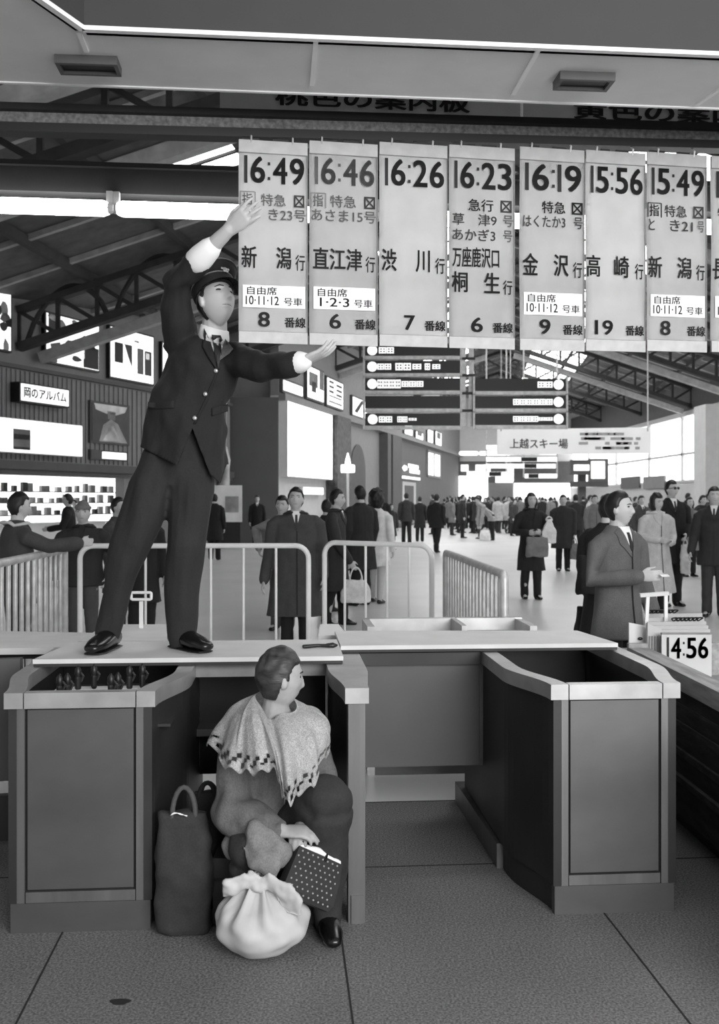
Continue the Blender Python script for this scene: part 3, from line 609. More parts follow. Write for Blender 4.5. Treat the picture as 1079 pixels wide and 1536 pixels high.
bm = NB(); poly = [Wp(478, 962, 4.85), Wp(522, 962, 4.85), Wp(508, 932, 5.3), Wp(480, 932, 5.3)]; prism(bm, [(p.x, p.y) for p in poly], 0, .84); t.part('body', bm, m_wallw, bevel=.004)
def elring_(c, r, n=20): return [Vector(c) + Vector((r * math.cos(2 * math.pi * k / n), r * math.sin(2 * math.pi * k / n), 0)) for k in range(n)]
# ---- wooden counter at right with spare sheets
p0, p1 = Wp(941, 972, 5.05), Wp(1100, 1048, 3.72); dv = (p1 - p0); dv.z = 0; dv.normalize(); nv = Vector((dv.y, -dv.x, 0)); nv = nv if nv.x > 0 else -nv
zc = .755
t = Thing('wooden_counter', 'worn wooden counter with rough dark side at the right edge', 'counter', (p0.x, p0.y, 0), math.atan2(dv.y, dv.x))
f = lambda a, b, z: p0 + dv * a + nv * b + Vector((0, 0, z - p0.z))
LEN = 2.6
bm = NB(); slabpoly(bm, [f(0, -.0, zc - .075), f(LEN, 0, zc - .075), f(LEN, 0, zc), f(0, 0, zc)], nv * .10); t.part('front_rail', bm, m_wood, bevel=.006)
bm = NB(); slabpoly(bm, [f(.02, .05, .1), f(LEN, .05, .1), f(LEN, .02, zc - .075), f(.02, .02, zc - .075)], nv * .04); t.part('side_boards', bm, m_woodd)
bm = NB()
for k, z in enumerate((.6, .52, .4, .28)): slabpoly(bm, [f(.3, .03, z - .025), f(LEN, .03, z - .025), f(LEN, .02, z + .012), f(.3, .02, z + .012)], nv * .03)
t.part('batten', bm, mat('rough brown batten', 62, .85, 0, .6, 9, stretch=(1, .7, 4), bump=.4)); bm = NB(); slabpoly(bm, [f(.1, .12, 0), f(LEN, .12, 0), f(LEN, .12, .1), f(.1, .12, .1)], nv * .1); t.part('plinth', bm, m_black)
bm = NB(); slabpoly(bm, [f(-.9, .1, zc - .16), f(LEN, .1, zc - .16), f(LEN, .9, zc - .16), f(-.9, .9, zc - .16)], (0, 0, .02)); t.part('tray_floor', bm, m_wood); bm = NB(); slabpoly(bm, [f(-.85, .2, 0), f(0, .2, 0), f(0, .85, 0), f(-.85, .85, 0)], (0, 0, zc - .16)); t.part('rear_base', bm, m_woodd)
bm = NB(); slabpoly(bm, [f(.0, .0, zc - .16), f(.0, .9, zc - .16), f(.0, .9, zc + .02), f(0, 0, zc + .02)], dv * .03); t.part('end_board', bm, m_wood)
# sheet 14:56 standing in the counter, facing the camera
def upright(name, label, cat, px0, px1, yt0, yb, dpt, m, thick, mt, group=None, yt1=None):
    a, b = Wp(px0, yb, dpt), Wp(px1, yb, dpt); zt = Wp(px0, yt0, dpt).z
    t = Thing(name, label, cat, a, 0, group); bm = NB(); slabpoly(bm, [a, b, (b.x, b.y, Wp(px1, yt1 or yt0, dpt).z), (a.x, a.y, zt)], (0, thick, 0)); t.part(mt, bm, m); return t, a, b
t, a, b = upright('departure_sheet', 'spare departure sheet reading 14:56, standing in the wooden counter', 'sign', 993, 1068, 952, 1015, 4.95, m_sheet, .01, 'canvas')
w = b.x - a.x
z0, z1 = Wp(0, 988, 4.95).z, Wp(0, 956, 4.95).z
t.part('time_lettering', digits_bm('14:56', w * .83, z1 - z0, .02, .001, Matrix.Translation((a.x + w * .1, a.y - .002, z0))), m_ink)
bm = NB(); a2, b2 = Wp(993, 952, 4.95), Wp(1068, 952, 4.95); slabpoly(bm, [a2, b2, b2 + Vector((0, .0, .008)), a2 + Vector((0, 0, .008))], (0, .02, 0)); t.part('top_edge', bm, INK['inkf'])
for k in range(5):   # more sheets stacked behind it, their top edges showing
    a, b = Wp(978 - k * 3, 945 - k * 6, 5.08 + k * .11), Wp(1066 - k * 3, 944 - k * 6, 5.08 + k * .11)
    tt = Thing('departure_sheet', ('spare canvas sheet right behind the 14:56 sheet', 'second spare canvas sheet behind the 14:56 sheet', 'third spare canvas sheet behind the 14:56 sheet', 'fourth spare canvas sheet behind the 14:56 sheet', 'rearmost spare canvas sheet stacked in the wooden counter')[k], 'sign', Vector((a.x, a.y, .6)), 0, 'spare sheets in the counter')
    bm = NB(); slabpoly(bm, [(a.x, a.y, zc - .138), (b.x, b.y, zc - .138), b, a], (0, .012, 0)); tt.part('canvas', bm, m_sheet2)
    if k in (2, 4):
        bm = NB()
        for j in range(7):
            c = a.lerp(b, .12 + .42 * j / 6 + (.35 if k == 2 else 0)); tube(bm, [c + Vector((.0, .006, -.02)) + Vector((.016 * math.sin(q), .02 * math.cos(q) , .02 + .022 * math.sin(q * .5))) for q in (2 * math.pi * i / 10 for i in range(11))], .004, 6)
        tt.part('ring', bm, m_black)
t, a, b = upright('wooden_bin_end', 'pale board standing at the near end of the wooden counter', 'board', 944, 974, 934, 975, 5.1, m_ledge, .015, 'sheet', yt1=940)
bm = NB(); c = Wp(961, 958, 5.09); ellip(bm, c, (.012, .006, .008)); t.part('hole', bm, m_black)
t, a, b = upright('wooden_bin_end', 'grey ribbed box end beside the 14:56 sheet', 'box', 972, 993, 935, 988, 5.02, m_sheet2, .03, 'sheet', yt1=944)
bm = NB()
for k in range(5): c = Wp(975 + k * 4, 966, 5.015); box(bm, c.x - .003, c.x + .003, c.y - .004, c.y, c.z - .06, c.z + .04)
t.part('rib', bm, INK['inkf'])
t = Thing('box_frame', 'white open frame standing on the counter below the white coat', 'frame', Wp(965, 935, 5.4))
bm = NB()
for px in (968, 999): p, q = Wp(px, 940, 5.4), Wp(px + (4 if px < 980 else 0), 893, 5.4); p.z = .7; bar(bm, p, q, .018, .018, (0, 1, 0))
t.part('upright', bm, m_rail); bm = NB(); bar(bm, Wp(960, 893, 5.4), Wp(1003, 890, 5.4), .03, .02); t.part('crossbar', bm, m_ledge)
# ============================================================ BARRIERS
def barrier(label, A, B, ztop, nb, m, zb=.16, r=.024, rb=.012, rc=.12):
    A, B = Vector((A[0], A[1], 0)), Vector((B[0], B[1], 0)); t_ = (B - A).normalized(); L = (B - A).length
    t = Thing('crowd_barrier', label, 'barrier', A, math.atan2(t_.y, t_.x), 'tubular crowd barriers')
    pt = lambda s, z: (s, 0, z)
    pts = [pt(0, 0)] + [pt(rc - rc * math.cos(a), ztop - rc + rc * math.sin(a)) for a in (math.pi / 2 * i / 6 for i in range(7))] + [pt(L - rc + rc * math.sin(a), ztop - rc + rc * math.cos(a)) for a in (math.pi / 2 * i / 6 for i in range(7))] + [pt(L, 0)]
    bm = NB(); tube(bm, pts, r, 10, (0, 1, 0)); t.part('frame', bm, m, smooth=True, local=True)
    bm = NB(); tube(bm, [pt(0, zb), pt(L, zb)], r * .8, 8, (0, 1, 0)); t.part('lower_rail', bm, m, smooth=True, local=True)
    for i in range(1, nb + 1):
        bm = NB(); tube(bm, [pt(L * i / (nb + 1), zb), pt(L * i / (nb + 1), ztop)], rb, 8, (0, 1, 0)); t.part('bar', bm, m, smooth=True, local=True)
    for s in (0, L):
        bm = NB(); tube(bm, [(s, -.22, .02), (s, .22, .02)], .018, 8); t.part('foot', bm, m, local=True)
    return t
barrier('white tubular barrier behind the legs of the standing man', P2(120, 9), P2(463, 9.05), 1.085, 6, m_rail)
barrier('white tubular barrier in front of the woman with the white coat', P2(487, 9.4), P2(648, 8.75), 1.1, 4, m_rail)
barrier('grey slatted barrier running towards the camera, at the right of the passage', P2(669, 8.45), P2(757, 5.95), 1.055, 17, m_galv, r=.026, rc=.04)
barrier('grey slatted barrier at the left edge, leading towards the boy', P2(-60, 6.0), P2(97, 8.6), 1.07, 15, m_galv, r=.03, rc=.04, rb=.018)
barrier('white barrier at the far left, under the arm of the man leaning', P2(-60, 8.9), P2(60, 8.9), 1.02, 3, m_rail)
# ============================================================ SIGNS ON THE LEFT WALL
def lightbox(wall, name, label, cat, px0, px1, yt, yb, face, deep=.12, fr=.05, frame=m_black, group=None, z1b=None):
    a, b, z0, z1 = wall.rect(px0, px1, yt, yb); rz = math.atan2(wall.t.y, wall.t.x); t = Thing(name, label, cat, (*(a + wall.n * .0), z0), rz, group)
    bm = NB(); wall.panel(bm, a, b, z0, z1, .005, deep); t.part('frame', bm, frame)
    t_ = wall.t * fr; bm = NB(); wall.panel(bm, a + t_, b - t_, z0 + fr, z1 - fr, deep - .01, deep + .012); fo = t.part('face', bm, face)
    t.a, t.b, t.z0, t.z1, t.deep, t.wall, t.face = a, b, z0, z1, deep, wall, fo
    return t
def deco(t, u0, u1, v0, v1, m, name='picture', parent=None, poly=None):
    """flat print on a sign: u along the wall, v downwards"""
    W_, a, b = t.wall, t.a, t.b; o = t.deep + .013
    if poly:
        bm = NB(); slabpoly(bm, [(*(a.lerp(b, u) + W_.n * o), t.z1 + (t.z0 - t.z1) * v) for u, v in poly], (*(W_.n * .006), 0))
    else: bm = NB(); W_.panel(bm, a.lerp(b, u0), a.lerp(b, u1), t.z1 + (t.z0 - t.z1) * v1, t.z1 + (t.z0 - t.z1) * v0, o, o + .006)
    return t.part(name, bm, m, t.face)
g = [mat('print grey %d' % k, k, .6, 0, .35, 2.5) for k in (20, 60, 105, 150, 200)]
def scatter(t, rng, n, ms, u=(.05, .95), v=(.05, .95), s=(.06, .2)):
    r = random.Random(rng)
    for k in range(n):
        cu, cv, w_, h_ = r.uniform(*u), r.uniform(*v), r.uniform(*s), r.uniform(*s)
        q = [(min(.97, max(.03, cu + w_ * math.cos(a) * r.uniform(.7, 1.1))), min(.97, max(.03, cv + h_ * math.sin(a) * r.uniform(.7, 1.1)))) for a in (2 * math.pi * i / 9 for i in range(9))]
        deco(t, 0, 0, 0, 0, ms[k % len(ms)], poly=q)
t = lightbox(WA, 'poster_lightbox', 'framed lit poster cut by the left edge of the photo', 'poster', -40, 12, 426, 520, m_light, group='lit posters on the left wall'); scatter(t, 3, 9, g, s=(.08, .2))
t = lightbox(WA, 'poster_lightbox', 'lit poster crowded with pictures under the roof girder', 'poster', 62, 144, 466, 544, m_light, group='lit posters on the left wall')
scatter(t, 11, 7, [g[2], g[3], g[1], g[4]], s=(.05, .13)); deco(t, .68, .97, .52, .95, g[0]); deco(t, 0, 0, 0, 0, g[0], poly=[(.5, .5), (.7, .3), (.95, .55), (.7, .6)]); deco(t, .05, .2, .03, .5, g[1]); deco(t, 0, 0, 0, 0, g[2], poly=[(.08, .62), (.25, .55), (.3, .8), (.12, .85)])
deco(t, .55, .7, .6, .78, m_light)
t = lightbox(WA, 'poster_lightbox', 'white lit poster with two dark upright pictures', 'poster', 159, 226, 487, 567, m_light, group='lit posters on the left wall')
deco(t, .1, .28, .3, .68, g[0]); deco(t, 0, 0, 0, 0, g[1], poly=[(.31, .3), (.48, .3), (.48, .72), (.4, .55)]); deco(t, .6, .74, .32, .82, g[2]); deco(t, .77, .93, .34, .82, g[1]); deco(t, .8, .88, .38, .5, m_light); deco(t, .53, .64, .18, .22, g[4])
t = lightbox(WA, 'poster_lightbox', 'lit poster mostly hidden behind the back of the standing man', 'poster', 238, 300, 512, 592, m_light, group='lit posters on the left wall')
t = lightbox(WA, 'shop_sign', 'white lit sign with dark Japanese lettering above the kiosk', 'sign', 15, 90, 573, 603, m_light, .3, .04)
M_ = Matrix.Translation((*(t.a + WA.n * .314), t.z0)) @ Matrix.Rotation(math.atan2(WA.t.y, WA.t.x), 4, 'Z'); Lw = (t.b - t.a).length; Hh = t.z1 - t.z0
t.part('lettering', text_bm('岡のアルバム', Lw * .86, Hh * .55, .03, .004, M_ @ Matrix.Translation((Lw * .07, 0, Hh * .24))), m_ink, t.face)
t = lightbox(WA, 'shop_sign', 'long blank lit sign box over the kiosk at the left edge', 'sign', -45, 112, 622, 676, m_light, .25, .02, m_wallw)
deco(t, .3, .46, .3, .9, g[2]); deco(t, .3, .46, .45, .6, g[0]); deco(t, .3, .46, .82, .9, g[0])
t = lightbox(WA, 'poster', 'dark framed photograph of a tree-lined avenue on the left wall', 'poster', 132, 191, 600, 664, g[1], .08, .06, m_walld)
deco(t, 0, 0, 0, 0, g[4], poly=[(.08, .06), (.92, .06), (.86, .2), (.6, .3), (.4, .28), (.12, .2)]); deco(t, 0, 0, 0, 0, g[3], poly=[(.3, .55), (.5, .4), (.68, .5), (.92, .95), (.2, .95)]); deco(t, 0, 0, 0, 0, g[4], poly=[(.45, .6), (.55, .55), (.75, .92), (.3, .92)])
deco(t, 0, 0, 0, 0, g[2], poly=[(.4, .2), (.62, .22), (.6, .42), (.42, .4)])
t = lightbox(WA, 'shop_sign', 'small narrow sign half lit, below the dark framed photograph', 'sign', 132, 187, 674, 689, m_walld, .08, .02, m_walld); deco(t, .3, .97, .15, .85, m_light, 'lit_panel')
t = lightbox(WB, 'lit_sign', 'large blank white lit panel right of the grey block', 'sign', 419, 488, 601, 715, mat('bright lit panel', 255, .5, 0, 0, emit=2.0), .3, .03, m_wallw)
t = lightbox(WB, 'lit_sign', 'small white lit sign under the large blank panel', 'sign', 447, 478, 730, 742, m_light, .2, .02, m_wallw)
for i, (x0, x1, y0, y1) in enumerate(((419, 450, 566, 588), (456, 482, 545, 598), (486, 511, 563, 609), (525, 547, 592, 624), (604, 616, 632, 652), (621, 632, 645, 659), (639, 647, 642, 664), (651, 660, 645, 668))):
    lab = ('blank lit poster just below the outstretched sleeve', 'lit poster with a dark figure, below the outstretched hand', 'lit poster printed with bold dark characters', 'lit poster with a black diagonal stroke, beside the hanging signboards', 'nearest of four small lit posters beyond the black signboards', 'second of four small lit posters beyond the black signboards', 'third of four small lit posters beyond the black signboards', 'farthest of four small lit posters beyond the black signboards')[i]
    t = lightbox(WB, 'poster_lightbox', lab, 'poster', x0, x1, y0, y1, m_light, .12, .08, m_walld, 'posters high on the second wall')
    if i == 1: deco(t, .1, .6, .2, .6, g[2]); deco(t, .25, .5, .45, .75, g[0]); deco(t, .7, .95, .05, .6, g[2])
    if i == 2:
        for k in range(3): deco(t, .12, .4, .12 + .16 * k, .2 + .16 * k, g[1]); deco(t, .55, .9, .16 + .16 * k, .24 + .16 * k, g[1])
        deco(t, .1, .9, .6, .65, g[2]); deco(t, .1, .9, .78, .85, g[3])
    if i == 3: deco(t, 0, 0, 0, 0, g[0], poly=[(.1, .75), (.3, .8), (.75, .15), (.6, .1)])
    if i in (5, 7): deco(t, .2, .8, .1, .5, g[2])
t = lightbox(WB, 'shop_sign', 'black sign with white characters over the far doorway', 'sign', 596, 626, 690, 712, m_board, .2, .02)
deco(t, 0, 0, 0, 0, m_white, 'lettering', poly=[(.05, .5), (.15, .3), (.28, .35), (.3, .6), (.15, .75)]); deco(t, .34, .88, .15, .45, m_white, 'lettering'); deco(t, .4, .95, .5, .8, m_white, 'lettering'); deco(t, .02, .98, 1.05, 1.25, m_white, 'lit_strip')
for u, v, w_ in ((.42, .2, .05), (.55, .28, .06), (.7, .2, .04), (.5, .6, .06), (.66, .55, .05), (.8, .62, .06)): deco(t, u, u + w_, v, v + .12, m_board, 'lettering')
# lamp in front of the arched niche, poster stand, ornament
c = Wp(522, 760, 40); t = Thing('shaded_lamp', 'white drum lamp with a pointed top before the arched niche', 'lamp', (c.x, c.y, 0))
bm = NB(); loft(bm, [elring_(Wp(522, y, 40), r) for y, r in ((709, .27), (707, .285), (698, .285), (697, .25))]); t.part('shade', bm, m_light); bm = NB(); loft(bm, [elring_(Wp(522, y, 40), r) for y, r in ((697, .12), (690, .1), (679, .015))]); t.part('finial', bm, m_light, smooth=True); q = Wp(522, 709, 40); bm = NB(); tube(bm, [(q.x, q.y, .0), q], .05, 8); t.part('pole', bm, m_wallp)
a, b = Wp(309, 783, 31), Wp(363, 783, 31); t = Thing('poster_stand', 'white poster stand behind the silhouetted man', 'stand', (a.x, a.y, 0))
bm = NB(); box(bm, a.x, b.x, 31, 31.06, a.z, Wp(0, 728, 31).z); t.part('poster', bm, mat('pale poster', 235, .6, 0, .25, 1.2)); bm = NB(); box(bm, a.x + .05, b.x - .05, 31, 31.06, .0, a.z); t.part('base', bm, m_black); bm = NB(); box(bm, a.x + .6, b.x - .1, 30.98, 31, a.z + .3, a.z + .8); t.part('print', bm, g[3])
t = Thing('hanging_ornament', 'pale tasselled ornament hanging by the grey block', 'ornament', Wp(338, 728, 33.5)); bm = NB(); tube(bm, [Wp(336, 728, 33.5), Wp(339, 705, 33.5), Wp(337, 690, 33.5), Wp(339, 672, 33.5)], [.2, .12, .2, .06], 10); t.part('body', bm, mat('pale ornament', 185, .7, 0, .3, 3), smooth=True); bm = NB(); tube(bm, [Wp(339, 672, 33.5), Wp(340, 590, 33.5)], .02, 6); t.part('cord', bm, m_wallp)
# kiosk goods: counter, shelves with magazines and boxes
t = Thing('kiosk_counter', 'white kiosk counter behind the barriers at the left', 'counter', (*WA.hit(60), 0), math.atan2(WA.t.y, WA.t.x))
bm = NB(); WA.panel(bm, WA.hit(-30), WA.hit(180), 0, .85, -.5, -.9); t.part('body', bm, m_wallw); bm = NB(); WA.panel(bm, WA.hit(-30), WA.hit(182), .85, .9, -.45, -.95); t.part('top', bm, m_ledge)
for j, z in enumerate((1.05, 1.4, 1.72)):
    t = Thing('kiosk_shelf', ('lowest', 'middle', 'top')[j] + ' kiosk shelf along the bright back wall', 'shelf', (*(WA.hit(90) - WA.n * 2.2), z), math.atan2(WA.t.y, WA.t.x), 'kiosk shelves')
    bm = NB(); WA.panel(bm, WA.hit(-10), WA.hit(325), z, z + .03, -2.4, -2.05); t.part('board', bm, m_wall)
rg = random.Random(5)
for k in range(60):
    j = k % 3; z = (1.08, 1.43, 1.75)[j]; p = WA.hit(70 + k // 3 * 12.2 + rg.uniform(-4, 4)) - WA.n * 2.2; w_ = rg.uniform(.12, .24); hh = rg.uniform(.12, .26); rz = math.atan2(WA.t.y, WA.t.x)
    sh = (('box', 'packet', 'magazine')[k % 3])
    bm = NB(); box(bm, -w_ / 2, w_ / 2, -.05, .05, 0, hh); box(bm, -w_ / 2 * .8, w_ / 2 * .8, -.056, -.05, hh * .3, hh * .75)
    finish(bm, Matrix.Translation((p.x, p.y, z)) @ Matrix.Rotation(rz, 4, 'Z'))
    single('packet', bm, g[rg.randrange(1, 5)], 'small packet of goods standing on a shelf of the bright kiosk', 'packet', 'goods on the kiosk shelves')
# ============================================================ HANGING SIGNBOARDS IN THE HALL
DS = 20.0
def hangboard(label, px0, px1, yt, yb, marks, circ):
    a, b = Wp(px0, yb, DS), Wp(px1, yt, DS); t = Thing('direction_board', label, 'sign', (a.x, DS, a.z), 0, 'black direction boards')
    bm = NB(); box(bm, a.x, b.x, DS, DS + .12, a.z, b.z); t.part('panel', bm, m_board, bevel=.01); h = b.z - a.z; fr = .05
    bm = NB(); box(bm, a.x, b.x, DS - .03, DS + .1, a.z - .085, a.z - .015); t.part('lower_rail', bm, m_galv)
    for x in (a.x - .045, b.x + .005): bm = NB(); box(bm, x, x + .04, DS - .02, DS + .1, a.z - .085, b.z + .04); t.part('side_bar', bm, m_galv)
    if circ is not None:
        c = a.x + circ * (b.x - a.x); bm = NB(); loft(bm, [[Vector((c + .1 * math.cos(q), DS + yy, a.z + h * .5 + .1 * math.sin(q))) for q in (2 * math.pi * i / 20 for i in range(20))] for yy in (0, -.012)]); t.part('number_disc', bm, m_white)
    for u0, u1, hv in marks:
        bm = NB(); r = random.Random(int(u0 * 1000)); x = a.x + u0 * (b.x - a.x); xe = a.x + u1 * (b.x - a.x); n = max(1, round((xe - x) / .13)); s = (xe - x) / n
        for k in range(n):     # characters too far away to read: upright strokes crossed by bars
            x0 = x + s * k; zc_ = a.z + h * .5; hh = h * hv / 2; ww = s * .92
            for q in (-1, 0, 1): box(bm, x0, x0 + ww, DS - .01, DS, zc_ + hh * q * .8 - hh * .17, zc_ + hh * q * .8 + hh * .17)
            for q in (0, .42, .84): box(bm, x0 + ww * q, x0 + ww * (q + .16), DS - .011, DS, zc_ - hh, zc_ + hh)
        t.part('lettering', bm, m_white)
    return t
LB = [('topmost', 518, 533, [(.145, .31, .62)], .075), ('second from top', 541, 559, [(.13, .28, .5), (.32, .49, .6), (.5, .6, .45), (.63, .69, .55), (.71, .8, .4)], .075), ('third from top', 567, 585, [(.13, .38, .72), (.385, .62, .48)], .075), ('blank fourth', 594, 612, [], None), ('lowest', 620, 638, [(.145, .29, .5), (.34, .45, .48), (.46, .55, .2)], .08)]
for nm, yt, yb, mk, c in LB: hangboard(nm + ' black direction board in the left stack hanging below the sheets', 548, 690, yt, yb, mk, c)
RB_ = [('top', 568, 586, [(.69, .86, .5)], .92), ('middle', 594, 612, [(.42, .86, .5)], .92), ('bottom', 620, 637, [(.42, .7, .5), (.7, .86, .3)], .92)]
for nm, yt, yb, mk, c in RB_: hangboard(nm + ' black direction board in the right stack of three', 713, 849, yt, yb, mk, c)
t = Thing('sign_mast', 'grey steel masts carrying the stacks of black direction boards', 'mast', Wp(700, 640, DS))
bm = NB()
for px in (695, 707): p = Wp(px, 640, DS + .15); bm = NB(); bar(bm, p, (p.x, p.y, zroof(p.x, DS) - .1), .1, .1, (0, 1, 0)); t.part('post', bm, m_galv)
bm = NB()
for py in (538, 563, 590, 616): p, q = Wp(690, py, DS + .1), Wp(713, py, DS + .1); bm = NB(); bar(bm, p, q, .06, .05); t.part('bracket', bm, m_black)
# white banner
DB = 30.0
a, b = Wp(746, 682, DB), Wp(977, 644, DB); t = Thing('banner', 'long white banner with ski resort lettering below the direction boards', 'banner', (a.x, DB, a.z))
bm = NB(); slabpoly(bm, [Wp(683, 660, DB), Wp(746, 682, DB), Wp(977, 680, DB), Wp(977, 641, DB), Wp(746, 644, DB)][1:], (0, .03, 0)); t.part('cloth', bm, mat('white banner cloth', 252, .8, 0, .02, 2, trans=.65))
p = Wp(770, 672, DB); t.part('lettering', text_bm('上越スキー場', 1.75, .3, .015, .01, Matrix.Translation((p.x - .1, DB - .005, p.z - .02))), mat('grey banner print', 130, .7, 0, .2))
bm = NB(); r = random.Random(9)
for k in range(26): 
    x = Wp(868 + r.uniform(0, 95), 0, DB).x; z = Wp(0, 650 + 7 * (k % 4), DB).z; box(bm, x, x + r.uniform(.1, .45), DB - .012, DB, z - .06, z + .02)
t.part('small_print', bm, mat('pale banner print', 170, .7, 0, .2))
bm = NB()
for px in (752, 972):
    p = Wp(px, 646, DB); bm = NB(); tube(bm, [p, (p.x, p.y, zroof(p.x, DB) - .1)], .02, 6); t.part('hanger', bm, m_galv)
# small white and black hanging board stack farther off
DW = 36.0
t = Thing('direction_board', 'far white and black slatted train board above the crowd', 'sign', Wp(783, 722, DW))
for k, (y, x0, x1, k0, k1) in enumerate(((671, 730, 800, 748, 776), (679, 731, 835, 771, 809), (689, 730, 836, 782, 806), (699, 730, 834, 787, 805), (711, 730, 770, 734, 752), (714, 788, 836, 793, 808))):
    
    bm = NB(); p, q = Wp(x0, y + 3.4, DW), Wp(x1, y - 3.4, DW); box(bm, p.x, q.x, DW, DW + .08, p.z, q.z); sl = t.part('white_slat', bm, mat('lit white slat', 250, .5, 0, 0, emit=.7)); bm = NB(); p, q = Wp(k0, y + 3, DW), Wp(k1, y - 3, DW); box(bm, p.x, q.x, DW - .03, DW, p.z, q.z); t.part('black_slat', bm, m_black, sl)
for px in (730, 760, 786, 836): p = Wp(px, 716, DW + .1); bm = NB(); bar(bm, p, (p.x, p.y, zroof(p.x, DW) - .1), .05, .05, (0, 1, 0)); t.part('post', bm, m_galv)
t = Thing('poster_lightbox', 'pale lit board hanging beside the slatted train board', 'poster', Wp(768, 722, 38)); p, q = Wp(677, 708, 60), Wp(690, 694, 60)
bm = NB(); p, q = Wp(762, 722, 38), Wp(771, 702, 38); box(bm, p.x, q.x, 38, 38.1, p.z, q.z); t.part('face', bm, m_light); bm = NB(); p = Wp(766, 702, 38.05); tube(bm, [p, (p.x, p.y, zroof(p.x, 38) - .01)], .02, 6); t.part('hanger', bm, m_galv)
for i, (x0, x1, y0, y1) in enumerate(((692, 703, 697, 707), (701, 713, 707, 715), (714, 736, 697, 715), (744, 770, 714, 724))):
    p, q = Wp(x0, y1, 79.3), Wp(x1, y0, 79.3); bm = NB(); box(bm, p.x, q.x, 79.3, 79.52, p.z, q.z)
    single('shop_sign', bm, m_light, ('small square lit sign', 'flat wide lit sign', 'tall lit sign', 'low lit sign')[i] + ' on the dark fascia of the far wall', 'sign', 'lit signs on the far wall')
for i, (x0, x1) in enumerate(((692, 715), (722, 764))):
    bm = NB(); tube(bm, [Wp(x0, 680, 76), Wp(x1, 680, 76)], .16, 8); o = single('fluorescent_tube', bm, m_win, ('left', 'right')[i] + ' of the two tube lamps high before the far wall', 'lamp', 'far tube lamps')
t = Thing('lit_kiosk_sign', 'dark framed lit sign on a column in the far crowd', 'sign', Wp(872, 712, 44))
bm = NB(); p, q = Wp(857, 712, 44), Wp(886, 690, 44); box(bm, p.x, q.x, 44, 44.3, p.z, q.z); t.part('frame', bm, m_walld); bm = NB(); p, q = Wp(861, 706, 44), Wp(884, 697, 44); box(bm, p.x, q.x, 43.95, 44, p.z, q.z); t.part('face', bm, m_light)
bm = NB(); p, q = Wp(885, 722, 45), Wp(913, 688, 45); box(bm, p.x, q.x, 45, 45.3, p.z, q.z); t.part('side_frame', bm, m_block); bm = NB(); p, q = Wp(887, 718, 45), Wp(907, 692, 45); box(bm, p.x, q.x, 44.9, 45, p.z, q.z); t.part('side_face', bm, m_light)
p = Wp(872, 712, 44.5); bm = NB(); box(bm, p.x - .12, p.x + .2, 44.4, 44.7, 0, p.z); t.part('column', bm, m_walld); bm = NB(); p, q = Wp(858, 730, 44), Wp(914, 722, 44); box(bm, p.x, q.x, 44.1, 44.4, p.z, q.z); t.part('crossbeam', bm, m_walld)
for i, (x0, x1, y0, y1, m) in enumerate(((934, 962, 714, 732, m_block), (968, 1000, 713, 732, m_wall), (1053, 1079, 708, 746, m_wall))):
    a = XR - .1; d0 = XR * K / (x1 - 539.5); d1 = XR * K / (x0 - 539.5); z0, z1 = EYE + (750 - y1) * d0 / K, EYE + (750 - y0) * d0 / K
    bm = NB(); box(bm, XR - .12, XR - .02, d0, d1, z0, z1); single('notice_board', bm, m, ('dark notice panel on the far part of the right wall', 'grey notice panel under the middle windows of the right wall', 'grey notice panel at the right edge below the windows')[i], 'notice', 'panels on the right wall')
# ============================================================ PEOPLE
m_skin = mat('skin', 186, .55, 0, .04, 20); m_skind = mat('weathered skin', 160, .6, 0, .1, 25)
m_hair = mat('black hair', 20, .5, 0, .4, 40, stretch=(1, 1, .2)); m_eye = mat('dark eye', 22, .25); m_lip = mat('lip', 112, .5)
m_shirt = mat('white shirt', 235, .7, 0, .03); m_tie = mat('dark tie', 34, .6)
CL = {k: mat('cloth %d' % k, k, .85, 0, .14, 9, bump=.1, fine=160, fa=.16) for k in (18, 24, 32, 42, 54, 62, 70, 92, 118, 150, 190, 222)}
m_shoe = mat('black shoe leather', 16, .25); m_bagd = mat('dark vinyl', 40, .4, 0, .15, 8)
def blob(bm, voxel, smooth=2, wr=0, fr=7, M=None, wdir=(1, 1, 1)):
    """one continuous skin over overlapping closed shapes"""
    bmesh.ops.recalc_face_normals(bm, faces=bm.faces)
    me = bpy.data.meshes.new('blob'); bm.to_mesh(me); bm.free(); o = bpy.data.objects.new('blob', me); COL.objects.link(o)
    r = o.modifiers.new('r', 'REMESH'); r.mode = 'VOXEL'; r.voxel_size = voxel
    if smooth: s = o.modifiers.new('s', 'SMOOTH'); s.factor = .5; s.iterations = smooth
    n = bpy.data.meshes.new_from_object(o.evaluated_get(bpy.context.evaluated_depsgraph_get()))
    bpy.data.objects.remove(o); bpy.data.meshes.remove(me)
    if wr:
        nn = [v.normal.copy() for v in n.vertices]
        for v, q in zip(n.vertices, nn):
            c = v.co; a = noise.noise(Vector((c.x * fr * wdir[0], c.y * fr * wdir[1], c.z * fr * wdir[2]))); b = noise.noise(Vector((c.x * fr * 2.3 * wdir[0] + 9, c.y * fr * 2.3 * wdir[1], c.z * fr * 2.3 * wdir[2])))
            v.co = c + q * wr * (a + .5 * b - .25)
    for p in n.polygons: p.use_smooth = True
    return n
def withmat(me, m): me.materials.clear(); me.materials.append(m); return me
def gs(a, s): return math.exp(-(a / s) ** 2)
